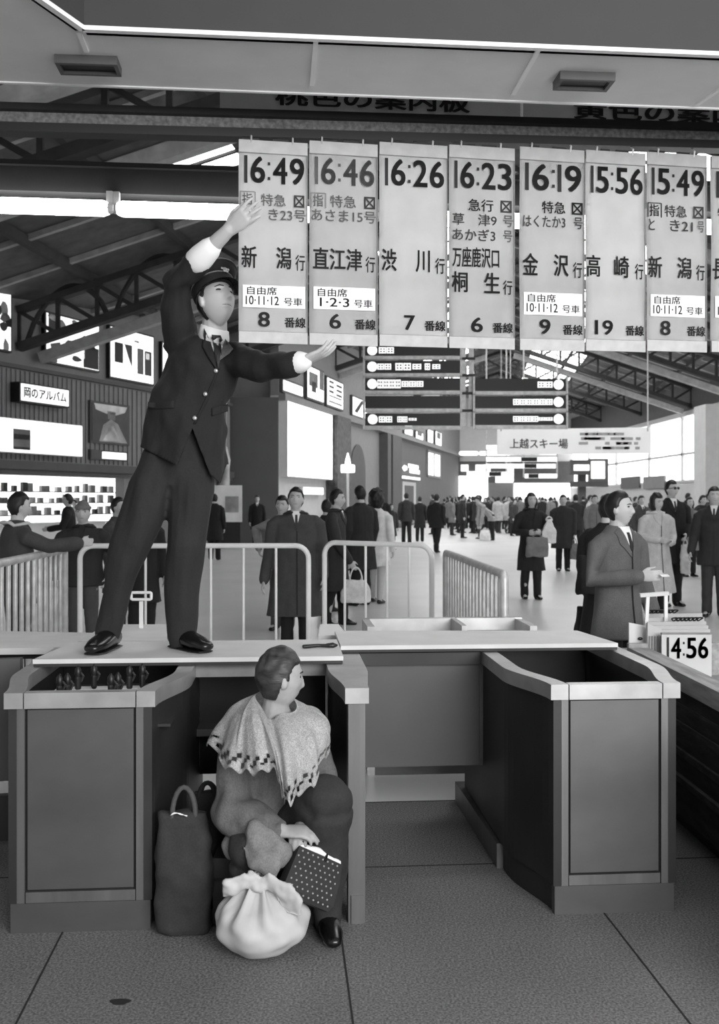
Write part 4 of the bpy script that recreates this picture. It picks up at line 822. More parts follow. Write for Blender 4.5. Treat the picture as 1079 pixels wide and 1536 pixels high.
def head_point(n, feat=True, old=0):
    x, y, z = n.x * .074, n.y * .095, n.z * .116
    if n.z < 0:
        t = -n.z; x *= 1 - .30 * t ** 1.6
        y *= (1 - .42 * t) if n.y > 0 else (1 - .06 * t)
    if n.y < 0:
        y *= .95; f = min(1, max(0, -n.y * 1.6))
        if feat:
            ax = abs(x); d = 0
            if -.034 < z < .024: d += .025 * gs(x, .0095 + .004 * max(0, -z / .03)) * ((.024 - z) / .058) ** 1.1
            elif z <= -.034: d += .025 * gs(x, .013) * math.exp(-((z + .034) / .006) ** 2)
            d += .005 * gs(ax - .0125, .006) * gs(z + .029, .007)
            d -= .0095 * gs(ax - .030, .014) * gs(z - .012, .010)
            d += .0045 * gs(ax - .027, .02) * gs(z - .029, .006)
            d += .0035 * gs(ax - .040, .016) * gs(z + .012, .016)
            d += .0068 * gs(x, .021) * (gs(z + .053, .0045) + gs(z + .064, .005)) - .004 * gs(x, .024) * gs(z + .0585, .0028)
            d += .007 * gs(x, .02) * gs(z + .097, .014)
            if old: d -= .006 * gs(ax - .042, .014) * gs(z + .045, .02)
            y -= d * f
    return Vector((x, y, z))
def sphere_grid(u, v):
    for j in range(v + 1):
        a = math.pi * j / v
        yield [Vector((math.sin(a) * math.cos(b), math.sin(a) * math.sin(b), -math.cos(a))) for b in (2 * math.pi * i / u for i in range(u))]
def grid_shape(bm, fn, u, v, T):
    rows = list(sphere_grid(u, v)); R = [[bm.verts.new(T @ fn(n)) for n in r] for r in rows[1:-1]]
    b = bm.verts.new(T @ fn(rows[0][0])); t = bm.verts.new(T @ fn(rows[-1][0]))
    for a, c in zip(R, R[1:]):
        for i in range(u): bm.faces.new((a[i], a[(i + 1) % u], c[(i + 1) % u], c[i]))
    for i in range(u): bm.faces.new((b, R[0][(i + 1) % u], R[0][i])); bm.faces.new((t, R[-1][i], R[-1][(i + 1) % u]))
    return bm
def add_head(bm, T, u=40, v=32, old=0):
    grid_shape(bm, lambda n: head_point(n, True, old), u, v, T)
    for s in (-1, 1): ellip(bm, T @ Vector((s * .075, .012, -.004)), (.011, .02, .031), T.to_3x3() @ Matrix.Rotation(s * .35, 3, 'Z') @ Matrix.Rotation(-.15, 3, 'X'), 12, 10)
def hair_bm(T, style='short', u=40, v=30, vol=.012, seed=0, front=.070):
    def fn(n):
        p = head_point(n, False); ax = abs(p.x)
        y = n.y; hl = front + .006 * math.sin(30 * p.x + seed) if y < -.5 else front - (front - .004) * ((y + .5) / .38) ** 2 if y < -.12 else -.004 - .012 * (y + .12) / .3 if y < .18 else -.02 - .06 * min(1, (y - .18) / .2)
        if style == 'long' and n.y > -.25: hl = -.2
        w = max(0, min(1, (p.z - hl) / .012 + .5)); k = vol * (1 + .35 * noise.noise(n * 4 + Vector((seed, 0, 0)))) * (1 + .7 * max(0, n.z)) * (1 - .5 * max(0, -n.y))
        q = n * (k * w - .012 * (1 - w)); return p + q
    return grid_shape(NB(), fn, u, v, T)
def add_hand(bm, w, d, nrm, side, s=1., curl=.35, spread=.0, thumb=.6, seg=8):
    """palm, five fingers; d: from wrist to fingertips, nrm: the way the palm faces, side: towards the thumb"""
    d = Vector(d).normalized(); nrm = Vector(nrm); nrm = (nrm - d * nrm.dot(d)).normalized(); sd = d.cross(nrm); sd = sd if sd.dot(Vector(side)) > 0 else -sd; w = Vector(w)
    tube(bm, [w - d * .02 * s, w + d * .02 * s, w + d * .055 * s, w + d * .088 * s], [(.027 * s, .02 * s), (.034 * s, .017 * s), (.041 * s, .015 * s), (.038 * s, .011 * s)], 12, sd)
    for i, L in enumerate((.070, .079, .074, .058)):
        o = .029 - .0195 * i; p = w + d * (.084 - .004 * abs(i - 1.4)) * s + sd * o * s; P = [p - d * .02 * s, p]; a = 0; dd = (d + sd * spread * (1.5 - i) * .2).normalized()
        for k, f in enumerate((.46, .3, .24)):
            a += curl * (.7, 1.1, .8)[k] * (1 + .12 * i); p = p + (dd * math.cos(a) + nrm * math.sin(a)) * L * f * s; P.append(p)
        tube(bm, P, [.0092 * s, .0092 * s, .0086 * s, .0078 * s, .0066 * s], seg)
    p = w + d * .018 * s + sd * .024 * s; t1 = (d * .75 + sd * thumb + nrm * .35).normalized(); t2 = (d + sd * thumb * .25 + nrm * (.3 + curl * .4)).normalized()
    tube(bm, [p, p + t1 * .038 * s, p + t1 * .038 * s + t2 * .03 * s, p + t1 * .038 * s + t2 * .055 * s], [.0125 * s, .0115 * s, .0098 * s, .0075 * s], seg)
def HT(c, yaw, pitch, roll=0, s=1.): return Matrix.Translation(Vector(c)) @ Matrix.Rotation(yaw, 4, 'Z') @ Matrix.Rotation(roll, 4, 'Y') @ Matrix.Rotation(pitch, 4, 'X') @ Matrix.Scale(s, 4)
def elring(c, rx_, ry_, n=20, M3=None):
    c = Vector(c); M3 = M3 or Matrix.Identity(3)
    return [c + M3 @ Vector((rx_ * math.cos(a), ry_ * math.sin(a), 0)) for a in (2 * math.pi * k / n for k in range(n))]
def face_y(x, z, old=0):
    nz = z / .116; t = max(0, -nz); nx = x / (.074 * (1 - .30 * t ** 1.6)); return head_point(Vector((nx, -math.sqrt(max(.02, 1 - nx * nx - nz * nz)), nz)), True, old).y
def face_parts(t, T, body, h, local=True, lips=True, old=0):
    fy = lambda x, z: face_y(x, z, old)
    for s in (-1, 1):
        bm = NB(); ellip(bm, T @ Vector((s * .030, fy(.03, .0115) + .001, .0115)), (.015, .0055, .0066), T.to_3x3().normalized() @ Matrix.Rotation(s * .3, 3, 'Z')); t.part('eye', bm, m_eye, local=local, smooth=True)
        bm = NB(); tube(bm, [T @ Vector((s * x, fy(x, z) - .0005, z)) for x, z in ((.014, .027), (.03, .031), (.047, .027))], [.0022, .003, .0016], 8); t.part('eyebrow', bm, m_hair, local=local, smooth=True)
    if lips:
        bm = NB(); tube(bm, [T @ Vector((x, fy(x, -.0585) + .001, -.0585)) for x in (-.023, -.011, 0, .011, .023)], [.002, .004, .005, .004, .002], 8); t.part('mouth', bm, m_lip, local=local, smooth=True)
def person(name, label, x, y, yaw, h=1.66, coat=54, legs=32, hem=.3, hairs='short', det=1, arms=None, head=(0, 0), skirt=False, build=1., stride=0., shirt=True, group=None, coll=None, cap=None, sleeve=None, flare=.0, lean=0., hairvol=.012, hairm=None, skin=None, glasses=False):
    """standing clothed figure, local space, facing -y; arms = {'l'/'r': (elbow, wrist)} as fractions of height"""
    t = Thing(name, label, 'person', (x, y, 0), yaw, group)
    V = lambda p: Vector(p) * h
    ar = {'l': ((.138, .015, .635), (.142, -.035, .485)), 'r': ((-.138, .015, .635), (-.142, -.035, .485))}; ar.update(arms or {})
    hs = h / 1.70; vox = {0: .016, 1: .0095, 2: .006}[det]; T = HT(V((0, -.012 - lean, .932)), head[0], head[1], 0, hs)
    L = [V((0, 0, .53)), V((0, 0, .62)), V((0, -lean * .5, .73)), V((0, .005 - lean * .8, .82))]
    fe = {1: (.055, -stride), -1: (-.055, stride)}
    bm = NB(); loft(bm, [elring(L[0], .085 * h * build, .06 * h), elring(L[1], .072 * h * build, .052 * h), elring(L[2], .085 * h * build, .058 * h), elring(L[3], .05 * h, .04 * h)])
    tube(bm, [L[3] - V((0, 0, .02)), V((0, -lean, .875)), V((0, -.005 - lean, .91))], [.04 * h, .034 * h, .033 * h], 12)
    add_head(bm, T, *((48, 40) if det else (24, 18)))
    sh = {}
    for k, s in (('l', 1), ('r', -1)):
        S = V((s * .105 * build, .0 - lean * .7, .80)); E, Wr = V(ar[k][0]), V(ar[k][1]); sh[k] = (S, E, Wr); tube(bm, [S - V((s * .02, 0, .01)), E, Wr], [.018 * h, .02 * h, .016 * h], 10)
        d = (Wr - E).normalized(); nr = Vector((-s, 0, 0)); nr = nr if abs(nr.dot(d)) < .8 else Vector((0, 0, -1)); add_hand(bm, Wr, d, nr, (0, -1, .3), hs * 1.03, .4, seg=8 if det else 6)
        fx, fy = fe[s]; tube(bm, [V((s * .05, 0, .52)), V((s * .052, fy * .5 - .01, .28)), V((fx, fy + .008, .05))], [.055 * h, .037 * h, .025 * h], 10); tube(bm, [V((fx, fy + .015, .03)), V((fx * 1.15, fy - .06, .022))], [.022 * h, .02 * h], 8)
    t.part('body', withmat(blob(bm, vox if det < 2 else .0055, 2 if det else 1), skin or m_skin), None, local=True)
    if det: face_parts(t, T, None, h)
    if cap is not None:
        def fn(n):
            p = head_point(n, False); w = max(0, min(1, (p.z - .035) / .01 + .5)); return p + n * ((.016 + .01 * (p.z < .06)) * w - .014 * (1 - w)) + Vector((0, 0, .02 * w * max(0, n.z)))
        t.part('knit_cap', grid_shape(NB(), fn, 40, 30, T), CL[cap], local=True, smooth=True); hb = hair_bm(T, 'short', vol=.006)
    else: hb = hair_bm(T, 'long' if hairs in ('long', 'bob') else 'short', *((40, 30) if det else (24, 18)), vol=hairvol + (.012 if hairs == 'long' else 0), seed=x + y)
    if hairs == 'long':
        c = T @ Vector((0, .035, -.07)); tube(hb, [T @ Vector((0, .03, .05)), c, c + V((0, .02, -.045))], [(.095 * hs, .07 * hs), (.1 * hs, .06 * hs), (.06 * hs, .03 * hs)], 14, (1, 0, 0)); hm = blob(hb, .01, 2, .006, 30, wdir=(1, 1, .3)); t.part('hair', withmat(hm, hairm or m_hair), None, local=True)
    elif hairs == 'bob':
        for s in (-1, 1): tube(hb, [T @ Vector((s * .074, .02, .03)), T @ Vector((s * .082, .01, -.05)), T @ Vector((s * .07, .012, -.10))], [(.035 * hs, .05 * hs), (.032 * hs, .05 * hs), (.018 * hs, .03 * hs)], 12, (1, 0, 0))
        hm = blob(hb, .009, 2, .006, 30, wdir=(1, 1, .3)); t.part('hair', withmat(hm, hairm or m_hair), None, local=True)
    else: t.part('hair', hb, hairm or m_hair, local=True, smooth=True)
    if glasses:
        for s in (-1, 1): bm = NB(); ellip(bm, T @ Vector((s * .032, -.092, .01)), (.024, .006, .019), T.to_3x3().normalized()); t.part('sunglass_lens', bm, m_black, local=True, smooth=True)
        bm = NB(); tube(bm, [T @ Vector(p) for p in ((-.078, 0, .012), (-.058, -.085, .014), (0, -.1, .014), (.058, -.085, .014), (.078, 0, .012))], .004, 8); t.part('sunglass_frame', bm, m_black, local=True)
    # trousers or stockings, shoes
    bm = NB()
    if not skirt:
        loft(bm, [elring(V((0, 0, .6)), .082 * h * build, .062 * h), elring(V((0, 0, .52)), .093 * h * build, .072 * h), elring(V((0, 0, .47)), .085 * h * build, .06 * h)])
        for s in (1, -1): fx, fy = fe[s]; tube(bm, [V((s * .047, 0, .5)), V((s * .052, fy * .5 - .008, .28)), V((fx, fy + .008, .14)), V((fx, fy + .008, .035))], [.058 * h, .046 * h, .041 * h, .04 * h], 12)
        t.part('trousers', withmat(blob(bm, max(vox, .009), 2, .006, 9), CL[legs]), None, local=True)
    else:
        bm.free()
    for s in (1, -1):
        fx, fy = fe[s]; bm = NB(); tube(bm, [V((fx, fy + .028, .024)), V((fx, fy - .005, .03)), V((fx * 1.1, fy - .055, .02)), V((fx * 1.18, fy - .085, .013))], [(.02 * h, .02 * h), (.023 * h, .028 * h), (.025 * h, .018 * h), (.02 * h, .011 * h)], 12, (1, 0, 0))
        bmesh.ops.transform(bm, matrix=Matrix.Translation((0, 0, -min(v.co.z for v in bm.verts))), verts=bm.verts); t.part('shoe', bm, m_shoe, local=True, smooth=True)
    # coat
    bm = NB(); B = build; hz = hem; rings = [(.866, .043, .04), (.845, .062, .05), (.824, .1 * B, .06), (.785, .119 * B, .071), (.7, .112 * B, .078), (.6, .106 * B, .076), (.52, .114 * B, .084)]
    rings = [r for r in rings if r[0] > hz + .03]; f0 = max(0, (.52 - hz)); rings.append((hz, (.116 + .10 * f0 + flare) * B, .086 + .07 * f0 + flare * .6))
    loft(bm, [elring(V((0, .002 - lean * max(0, (z - .5) / .35), z)), a * h, b * h, 24) for z, a, b in rings][::-1])
    for k, s in (('l', 1), ('r', -1)):
        S, E, Wr = sh[k]; d = (Wr - E).normalized(); tube(bm, [S + V((-s * .02, 0, -.005)), S + V((s * .008, 0, -.02)), E, Wr - d * .01 * h], [.045 * h, .046 * h, .041 * h, .034 * h], 14)
    me = withmat(blob(bm, max(vox, .008), 3, .009, 6, wdir=(1, 1, .6)), CL[coat]); co = t.part('coat', me, None, local=True)
    if det:
        bv = BVHTree.FromPolygons([v.co for v in me.vertices], [p.vertices for p in me.polygons])
        def patch(nm, poly, m, lift=.004, thick=.004):
            bm = NB(); vs = [bm.verts.new((px * h, -1, pz * h)) for px, pz in poly]; bm.faces.new(vs)
            bmesh.ops.triangulate(bm, faces=bm.faces[:]); bmesh.ops.subdivide_edges(bm, edges=bm.edges[:], cuts=4, use_grid_fill=True)
            for v in bm.verts:
                hit = bv.ray_cast(v.co, Vector((0, 1, 0))); v.co = Vector((v.co.x, (hit[0].y if hit[0] else -.04 * h) - lift, v.co.z))
            bmesh.ops.solidify(bm, geom=bm.faces[:], thickness=thick); t.part(nm, bm, m, local=True)
        if shirt:
            patch('shirt', [(-.03, .862), (.03, .862), (0, .755)], m_shirt, .003); patch('tie', [(-.007, .838), (.007, .838), (.009, .775), (0, .757), (-.009, .775)], m_tie, .008)
        for s in (-1, 1): patch('lapel', [(s * .028, .858), (s * .056, .838), (s * .052, .79), (s * .002, .735), (s * .006, .765)], CL[coat], .009, .006)
        patch('front_edge', [(.001, .74), (.007, .74), (.007, hem + .015), (.001, hem + .015)], CL[24] if coat > 60 else CL[coat], .003)
    if coll is not None:
        bm = NB(); tube(bm, [V((.062 * math.sin(a), .012 - .058 * math.cos(a) * (-1) - lean, .852 - .02 * (1 + math.cos(a)) * .5 + (.02 if abs(a) < 1 else 0))) for a in (-2.7 + 5.4 * i / 14 for i in range(15))], [(.009 * h, .02 * h)] * 15, 10, (0, 0, 1)); t.part('collar', bm, CL[coll], local=True, smooth=True)
    t.h = h; t.sh = sh
    return t
def bag(label, c, w, hgt, dp, m, cat='bag', name='handbag', rz=0, handle=.12, hm=None, taper=.85, group=None):
    """soft bag with two strap handles; c = bottom centre"""
    c = Vector(c); t = Thing(name, label, cat, c, rz, group); bm = NB(); n = 24
    def rr(z, a, b): return [Vector((a * abs(math.cos(q)) ** .5 * (1 if math.cos(q) >= 0 else -1), b * abs(math.sin(q)) ** .5 * (1 if math.sin(q) >= 0 else -1), z)) for q in (2 * math.pi * k / n for k in range(n))]
    loft(bm, [rr(0, w * .46, dp * .45), rr(.02, w * .5, dp * .5), rr(hgt * .5, w * .5, dp * .52), rr(hgt * .9, w * .5 * taper, dp * .3), rr(hgt, w * .49 * taper, dp * .16)]); t.part('body', withmat(blob(bm, max(.008, w / 36), 2, .012, 9), m), None, local=True)
    for s in (-1, 1):
        bm = NB(); tube(bm, [(w * .2 * math.cos(q), s * dp * .12 * (1 - math.sin(q)), hgt * .95 + handle * math.sin(q)) for q in (math.pi * i / 10 for i in range(11))], .009, 8); t.part('handle', bm, hm or m, local=True, smooth=True)
    return t

def hold(p, side, b, top, dz=-.1, dx=0, dy=0):
    """hang a bag from the hand of a person: its handle loop meets the fingers"""
    S, E, Wr = p.sh[side]; w = p.M @ (Wr + (Wr - E).normalized() * .05); b.o.location = (w.x + dx, w.y + dy, max(0, w.z + dz * 0 - top - .02)); return b
def cam_patch(t, bv, nm, poly, m, lift=.004, thick=.004, cuts=5, label=None):
    """cloth piece lying on a garment: outline given by rows and columns, dropped on the surface"""
    eye = Vector((0, 0, EYE)); bm = NB(); vs = [bm.verts.new(Wp(px, py, 3.0)) for px, py in poly]; bm.faces.new(vs)
    bmesh.ops.triangulate(bm, faces=bm.faces[:]); bmesh.ops.subdivide_edges(bm, edges=bm.edges[:], cuts=cuts, use_grid_fill=True)
    last = None; miss = []
    for v in bm.verts:
        d = (v.co - eye).normalized(); hit = bv.ray_cast(eye, d)
        if hit[0]: v.co = hit[0] - d * lift; last = (hit[0] - eye).length
        else: miss.append((v, d))
    for v, d in miss: v.co = eye + d * ((last or 4.1) - lift)
    bmesh.ops.solidify(bm, geom=bm.faces[:], thickness=-thick)
    return t.part(nm, bm, m, smooth=True, label=label)
def bvh(me): return BVHTree.FromPolygons([v.co.copy() for v in me.vertices], [tuple(p.vertices) for p in me.polygons])
HEM = [(150, 655), (197, 660), (206, 668), (266, 698), (289, 642), (300, 672), (316, 712), (331, 725), (337, 706), (343, 690), (400, 690)]
def hemrow(px, back):
    if back: return 668 + (px - 200) * .2
    for (x0, y0), (x1, y1) in zip(HEM, HEM[1:]):
        if px <= x1: return y0 + (y1 - y0) * max(0, px - x0) / (x1 - x0)
    return 690
def cut_hem(me):
    """trim the jacket along its hem with the front cut away, and give the cloth its thickness"""
    bm = NB(); bm.from_mesh(me); bpy.data.meshes.remove(me)
    pr = lambda c: (539.5 + c.x * K / c.y, 750 - (c.z - EYE) * K / c.y)
    low = [f for f in bm.faces if pr(f.calc_center_median())[1] > hemrow(pr(f.calc_center_median())[0], f.calc_center_median().y > 4.27)]
    bmesh.ops.delete(bm, geom=low, context='FACES')
    for v in bm.verts:
        if v.is_boundary:
            px, py = pr(v.co); h_ = hemrow(px, v.co.y > 4.27)
            if abs(h_ - py) < 14: v.co.z = EYE + (750 - h_) * v.co.y / K
    bmesh.ops.solidify(bm, geom=bm.faces[:], thickness=.004); n = bpy.data.meshes.new('jacket'); bm.to_mesh(n); bm.free()
    for p in n.polygons: p.use_smooth = True
    return n
# ------------------------------------------------------------ the uniformed man on the board
BTOP = ZT + .032
t = Thing('person', 'man in dark railway uniform and cap standing on the board, reaching up to the sheets', 'person', (-.92, 4.22, BTOP))
T = HT(Wp(325, 453, 4.2), .72, -.40, .06, .95)
bm = NB()
S1, E1, H1 = Wp(268, 512, 4.27), Wp(264, 424, 4.14), Wp(344, 344, 3.99)
S2, E2, H2 = Wp(350, 538, 4.22), Wp(396, 553, 4.07), Wp(452, 543, 3.955)
spine = [(268, 668, 4.27), (285, 610, 4.26), (302, 556, 4.25), (322, 516, 4.235)]
loft(bm, [elring(Wp(*spine[0]), .13, .085), elring(Wp(*spine[1]), .115, .08), elring(Wp(*spine[2]), .14, .09), elring(Wp(*spine[3]), .07, .055)])
tube(bm, [Wp(320, 520, 4.235), Wp(322, 490, 4.225), Wp(322, 468, 4.22)], [.062, .054, .054], 14)
add_head(bm, T, 64, 52)
tube(bm, [S1, E1, E1.lerp(H1, .5), H1], [.05, .042, .038, .027], 12); tube(bm, [S2, E2, E2.lerp(H2, .5), H2], [.05, .042, .036, .027], 12)
add_hand(bm, H1, Wp(372, 319, 3.945) - H1, (.1, 1, .1), (-.3, 0, 1), 1.0, .16, .4, .5)
add_hand(bm, H2, Wp(493, 526, 3.94) - H2, (-.1, .25, 1), (0, 1, .2), 1.0, .2, .3, .7)
LH, LK, LA = Wp(243, 690, 4.27), Wp(198, 815, 4.2), Wp(163, 945, 4.23); RH, RK, RA = Wp(290, 690, 4.27), Wp(281, 820, 4.2), Wp(271, 945, 4.25)
for a, b, c in ((LH, LK, LA), (RH, RK, RA)): tube(bm, [a, b, c], [.085, .058, .04], 12)
FT = [((-1.062, 4.235), (-1.085, 4.075)), ((-.76, 4.25), (-.645, 4.125))]
for (hx, hy), (tx, ty) in FT: tube(bm, [(hx, hy, BTOP + .06), ((hx + tx) / 2, (hy + ty) / 2, BTOP + .045), (tx, ty, BTOP + .03)], [.034, .03, .022], 10)
t.part('body', withmat(blob(bm, .0042, 1), m_skin), None)
face_parts(t, T, None, 1, local=False)
t.part('hair', hair_bm(T, 'short', 48, 36, .008, 3), m_hair, smooth=True)
# cap: band, flared crown, visor, piping, badge
Tc = T @ Matrix.Translation((0, .004, .004)) @ Matrix.Rotation(-.10, 4, 'X')
er = lambda z, a, b, n=32, dy=0: [Tc @ Vector((a * math.cos(q), dy + b * math.sin(q), z)) for q in (2 * math.pi * k / n for k in range(n))]
bm = NB(); loft(bm, [er(.040, .082, .102), er(.046, .086, .106), er(.082, .088, .108), er(.086, .088, .108)]); t.part('cap_band', bm, CL[24], smooth=True)
bm = NB(); loft(bm, [er(.084, .088, .108), er(.105, .103, .124, dy=-.006), er(.125, .112, .134, dy=-.010), er(.135, .108, .13, dy=-.010), er(.141, .09, .11, dy=-.008), er(.145, .03, .04)]); t.part('cap_crown', bm, CL[24], smooth=True)
bm = NB(); tube(bm, [Tc @ Vector((.113 * math.cos(q), -.010 + .135 * math.sin(q), .126)) for q in (2 * math.pi * k / 40 for k in range(41))], .003, 6); t.part('cap_piping', bm, CL[118])
bm = NB(); tube(bm, [Tc @ Vector((.089 * math.cos(q), .109 * math.sin(q), .084)) for q in (2 * math.pi * k / 40 for k in range(41))], .003, 6); t.part('cap_piping', bm, CL[118])
vis = [[Tc @ Vector((r * .84 * math.sin(q), -r * math.cos(q) - dr * .4, .046 - dr * .55 - .012 * math.sin(q) ** 2)) for q in (-1.25 + 2.5 * k / 18 for k in range(19))] for r, dr in ((.1, 0), (.113, .015), (.124, .033), (.127, .043))]
bm = NB(); gv = [[bm.verts.new(p) for p in r] for r in vis]
for a, b in zip(gv, gv[1:]):
    for i in range(18): bm.faces.new((a[i], a[i + 1], b[i + 1], b[i]))
bmesh.ops.solidify(bm, geom=bm.faces[:], thickness=.003); t.part('cap_visor', bm, m_shoe, smooth=True)
bm = NB(); c = Tc @ Vector((0, -.117, .092)); R3 = Tc.to_3x3().normalized(); ellip(bm, c, (.012, .005, .015), R3); 
for k in range(6): ellip(bm, c + R3 @ Vector((.015 * math.cos(k * 1.047), -.001, .015 * math.sin(k * 1.047))), (.006, .004, .006), R3, 8, 6)
t.part('cap_badge', bm, mat('pale badge', 200, .3, .5), smooth=True)
# trousers
bm = NB(); loft(bm, [elring(Wp(272, 640, 4.27), .145, .1), elring(Wp(266, 690, 4.27), .165, .115), elring(Wp(262, 730, 4.26), .15, .1)])
tube(bm, [LH, LH.lerp(LK, .35), LK, LK.lerp(LA, .5), LA + Vector((-.0, 0, .0)), LA + Vector((-.004, 0, -.02))], [.105, .108, .086, .073, .06, .058], 16); tube(bm, [RH, RH.lerp(RK, .35), RK, RK.lerp(RA, .5), RA, RA + Vector((0, 0, -.02))], [.1, .105, .084, .075, .066, .064], 16)
me = blob(bm, .008, 3, .02, 5, wdir=(1.6, 1, .5)); t.part('trousers', withmat(me, CL[32]), None)
# shoes, on the board
for (hx, hy), (tx, ty) in FT:
    dx, dy = tx - hx, ty - hy; L_ = math.hypot(dx, dy); ux, uy = dx / L_, dy / L_
    f = lambda s: (hx + ux * s, hy + uy * s)
    bm = NB(); tube(bm, [(*f(-.055), BTOP + .04), (*f(-.02), BTOP + .048), (*f(.06), BTOP + .042), (*f(.13), BTOP + .033), (*f(.19), BTOP + .025)], [(.033, .036), (.038, .046), (.043, .038), (.047, .03), (.034, .02)], 16, (-uy, ux, 0))
    z = min(v.co.z for v in bm.verts); bmesh.ops.transform(bm, matrix=Matrix.Translation((0, 0, BTOP + .006 - z)), verts=bm.verts); so = t.part('shoe', bm, m_shoe, smooth=True)
    bm = NB(); tube(bm, [(*f(-.055), BTOP + .006), (*f(.06), BTOP + .006), (*f(.14), BTOP + .006), (*f(.185), BTOP + .006)], [(.036, .006), (.043, .006), (.049, .006), (.035, .006)], 16, (-uy, ux, 0)); t.part('sole', bm, m_black, so)
    bm = NB()
    for s in (.035, .055, .075): q = f(s); tube(bm, [(q[0] - uy * -.016, q[1] + ux * -.016, BTOP + .084 - s * .2), (q[0], q[1], BTOP + .09 - s * .2), (q[0] + uy * -.016, q[1] + ux * .016, BTOP + .084 - s * .2)], .0025, 6)
    t.part('laces', bm, m_black, so)
# jacket
bm = NB(); n3 = Matrix.Rotation(.25, 3, 'Y')
loft(bm, [elring(Wp(272, 745, 4.265), .205, .15, 28), elring(Wp(274, 700, 4.265), .2, .145, 28), elring(Wp(278, 660, 4.265), .192, .132, 28), elring(Wp(281, 640, 4.26), .185, .127, 28), elring(Wp(282, 612, 4.255), .172, .125, 28), elring(Wp(297, 575, 4.25), .168, .125, 28), elring(Wp(304, 545, 4.25), .158, .115, 28, n3), elring(Wp(311, 522, 4.245), .125, .085, 28, n3), elring(Wp(318, 508, 4.235), .068, .06, 28, n3)])
tube(bm, [Wp(290, 535, 4.26), S1, S1.lerp(E1, .5), E1, E1.lerp(H1, .25), E1.lerp(H1, .42)], [.085, .084, .075, .07, .064, .06], 16)
tube(bm, [Wp(325, 540, 4.24), S2, S2.lerp(E2, .6), E2, E2.lerp(H2, .5), E2.lerp(H2, .80)], [.075, .074, .064, .06, .053, .047], 16)
for a, z in ((E1, .066), (E2, .058)): ellip(bm, a, (z, z, z))
me = blob(bm, .0075, 3, .022, 6.5, wdir=(1.2, 1, .8)); me = cut_hem(me); jb = bvh(me); t.part('jacket', withmat(me, CL[24]), None)
CP = lambda *a, **k: cam_patch(t, jb, *a, **k)
CP('shirt', [(309, 492), (320, 504), (331, 507), (341, 496), (338, 520), (328, 548), (318, 520)], m_shirt, .006)
bm = NB(); n4 = Matrix.Rotation(.28, 3, 'Y') @ Matrix.Rotation(.18, 3, 'X'); loft(bm, [elring(Wp(320, 512, 4.232), .07, .066, 28, n4), elring(Wp(321.5, 501, 4.228), .066, .062, 28, n4), elring(Wp(322.5, 492, 4.226), .061, .058, 28, n4), elring(Wp(322.5, 491, 4.226), .055, .052, 28, n4)]); t.part('collar_band', bm, m_shirt, smooth=True)
CP('collar', [(305, 487), (312, 492), (322, 509), (314, 511)], m_shirt, .014, .005); CP('collar', [(341, 493), (337, 515), (331, 511), (333, 503)], m_shirt, .014, .005)
CP('tie', [(318, 502), (331, 503), (334, 510), (328, 516), (333, 532), (327, 556), (321, 530), (322, 515), (317, 509)], m_tie, .016, .006)
CP('lapel', [(306, 492), (316, 513), (325, 545), (326, 556), (312, 535), (304, 520)], CL[24], .013, .006); CP('lapel', [(338, 508), (350, 523), (344, 530), (329, 541), (331, 530)], CL[92], .018, .006, label='lighter turned-up lapel')
CP('front_edge', [(326, 553), (330, 553), (312, 600), (294, 636), (290, 636), (308, 598)], CL[18], .004, .005)
CP('pocket_flap', [(222, 603), (262, 600), (261, 612), (221, 614)], CL[24], .007, .005); CP('pocket_flap', [(318, 612), (342, 606), (342, 617), (318, 624)], CL[24], .007, .005)
for px, py in ((324, 556), (308, 591), (292, 627)):
    e = Vector((0, 0, EYE)); d = (Wp(px, py, 3) - e).normalized(); h_ = jb.ray_cast(e, d)
    c = (h_[0] if h_[0] else Wp(px, py, 4.12)) - d * .008; bm = NB(); ellip(bm, c, (.0095, .006, .0095)); t.part('button', bm, mat('metal button', 190, .3, .6), smooth=True)
# shirt cuffs
d1 = (H1 - E1).normalized(); a = E1.lerp(H1, .40); bm = NB(); tube(bm, [a, a + d1 * .03, a + d1 * .085], [.054, .054, .046], 18); t.part('cuff', bm, m_shirt, smooth=True)
d2 = (H2 - E2).normalized(); a = E2.lerp(H2, .80); bm = NB(); tube(bm, [a, a + d2 * .02, a + d2 * .04], [.044, .045, .043], 18); t.part('cuff', bm, m_shirt, smooth=True)
# ------------------------------------------------------------ the old woman sitting in the passage
t = Thing('person', 'old woman in a pale knitted shawl sitting in the passage with her bundles', 'person', (*P2(420, 3.5), 0))
T = HT(Wp(421, 1018, 3.5), math.radians(112), .06, .04, .86)
bm = NB(); D = 3.5
tube(bm, [Wp(404, 1250, 3.6), Wp(402, 1170, 3.62), Wp(408, 1100, 3.58), Wp(412, 1068, 3.53)], [(.13, .11), (.125, .1), (.13, .09), (.06, .055)], 16, (1, 0, 0))
tube(bm, [Wp(411, 1075, 3.53), Wp(416, 1045, 3.51), Wp(419, 1028, 3.5)], [.052, .046, .046], 12); add_head(bm, T, 56, 44, old=1)
A1, A2, A3 = Wp(352, 1112, 3.52), Wp(347, 1215, 3.44), Wp(424, 1247, 3.33); B1, B2, B3 = Wp(470, 1108, 3.62), Wp(486, 1182, 3.58), Wp(468, 1228, 3.40)
tube(bm, [A1, A2, A3], [.04, .034, .026], 10); tube(bm, [B1, B2, B3], [.04, .034, .026], 10)
add_hand(bm, A3, (1, -.15, .05), (0, .3, -1), (0, 1, .2), .9, .45); add_hand(bm, B3, (-.4, -.8, -.3), (0, .2, -1), (-1, 0, 0), .88, .4)
kn = [(Wp(432, 1245, 3.58), Wp(493, 1196, 3.38), Wp(492, 1372, 3.47)), (Wp(385, 1262, 3.60), Wp(378, 1272, 3.37), Wp(372, 1375, 3.56))]
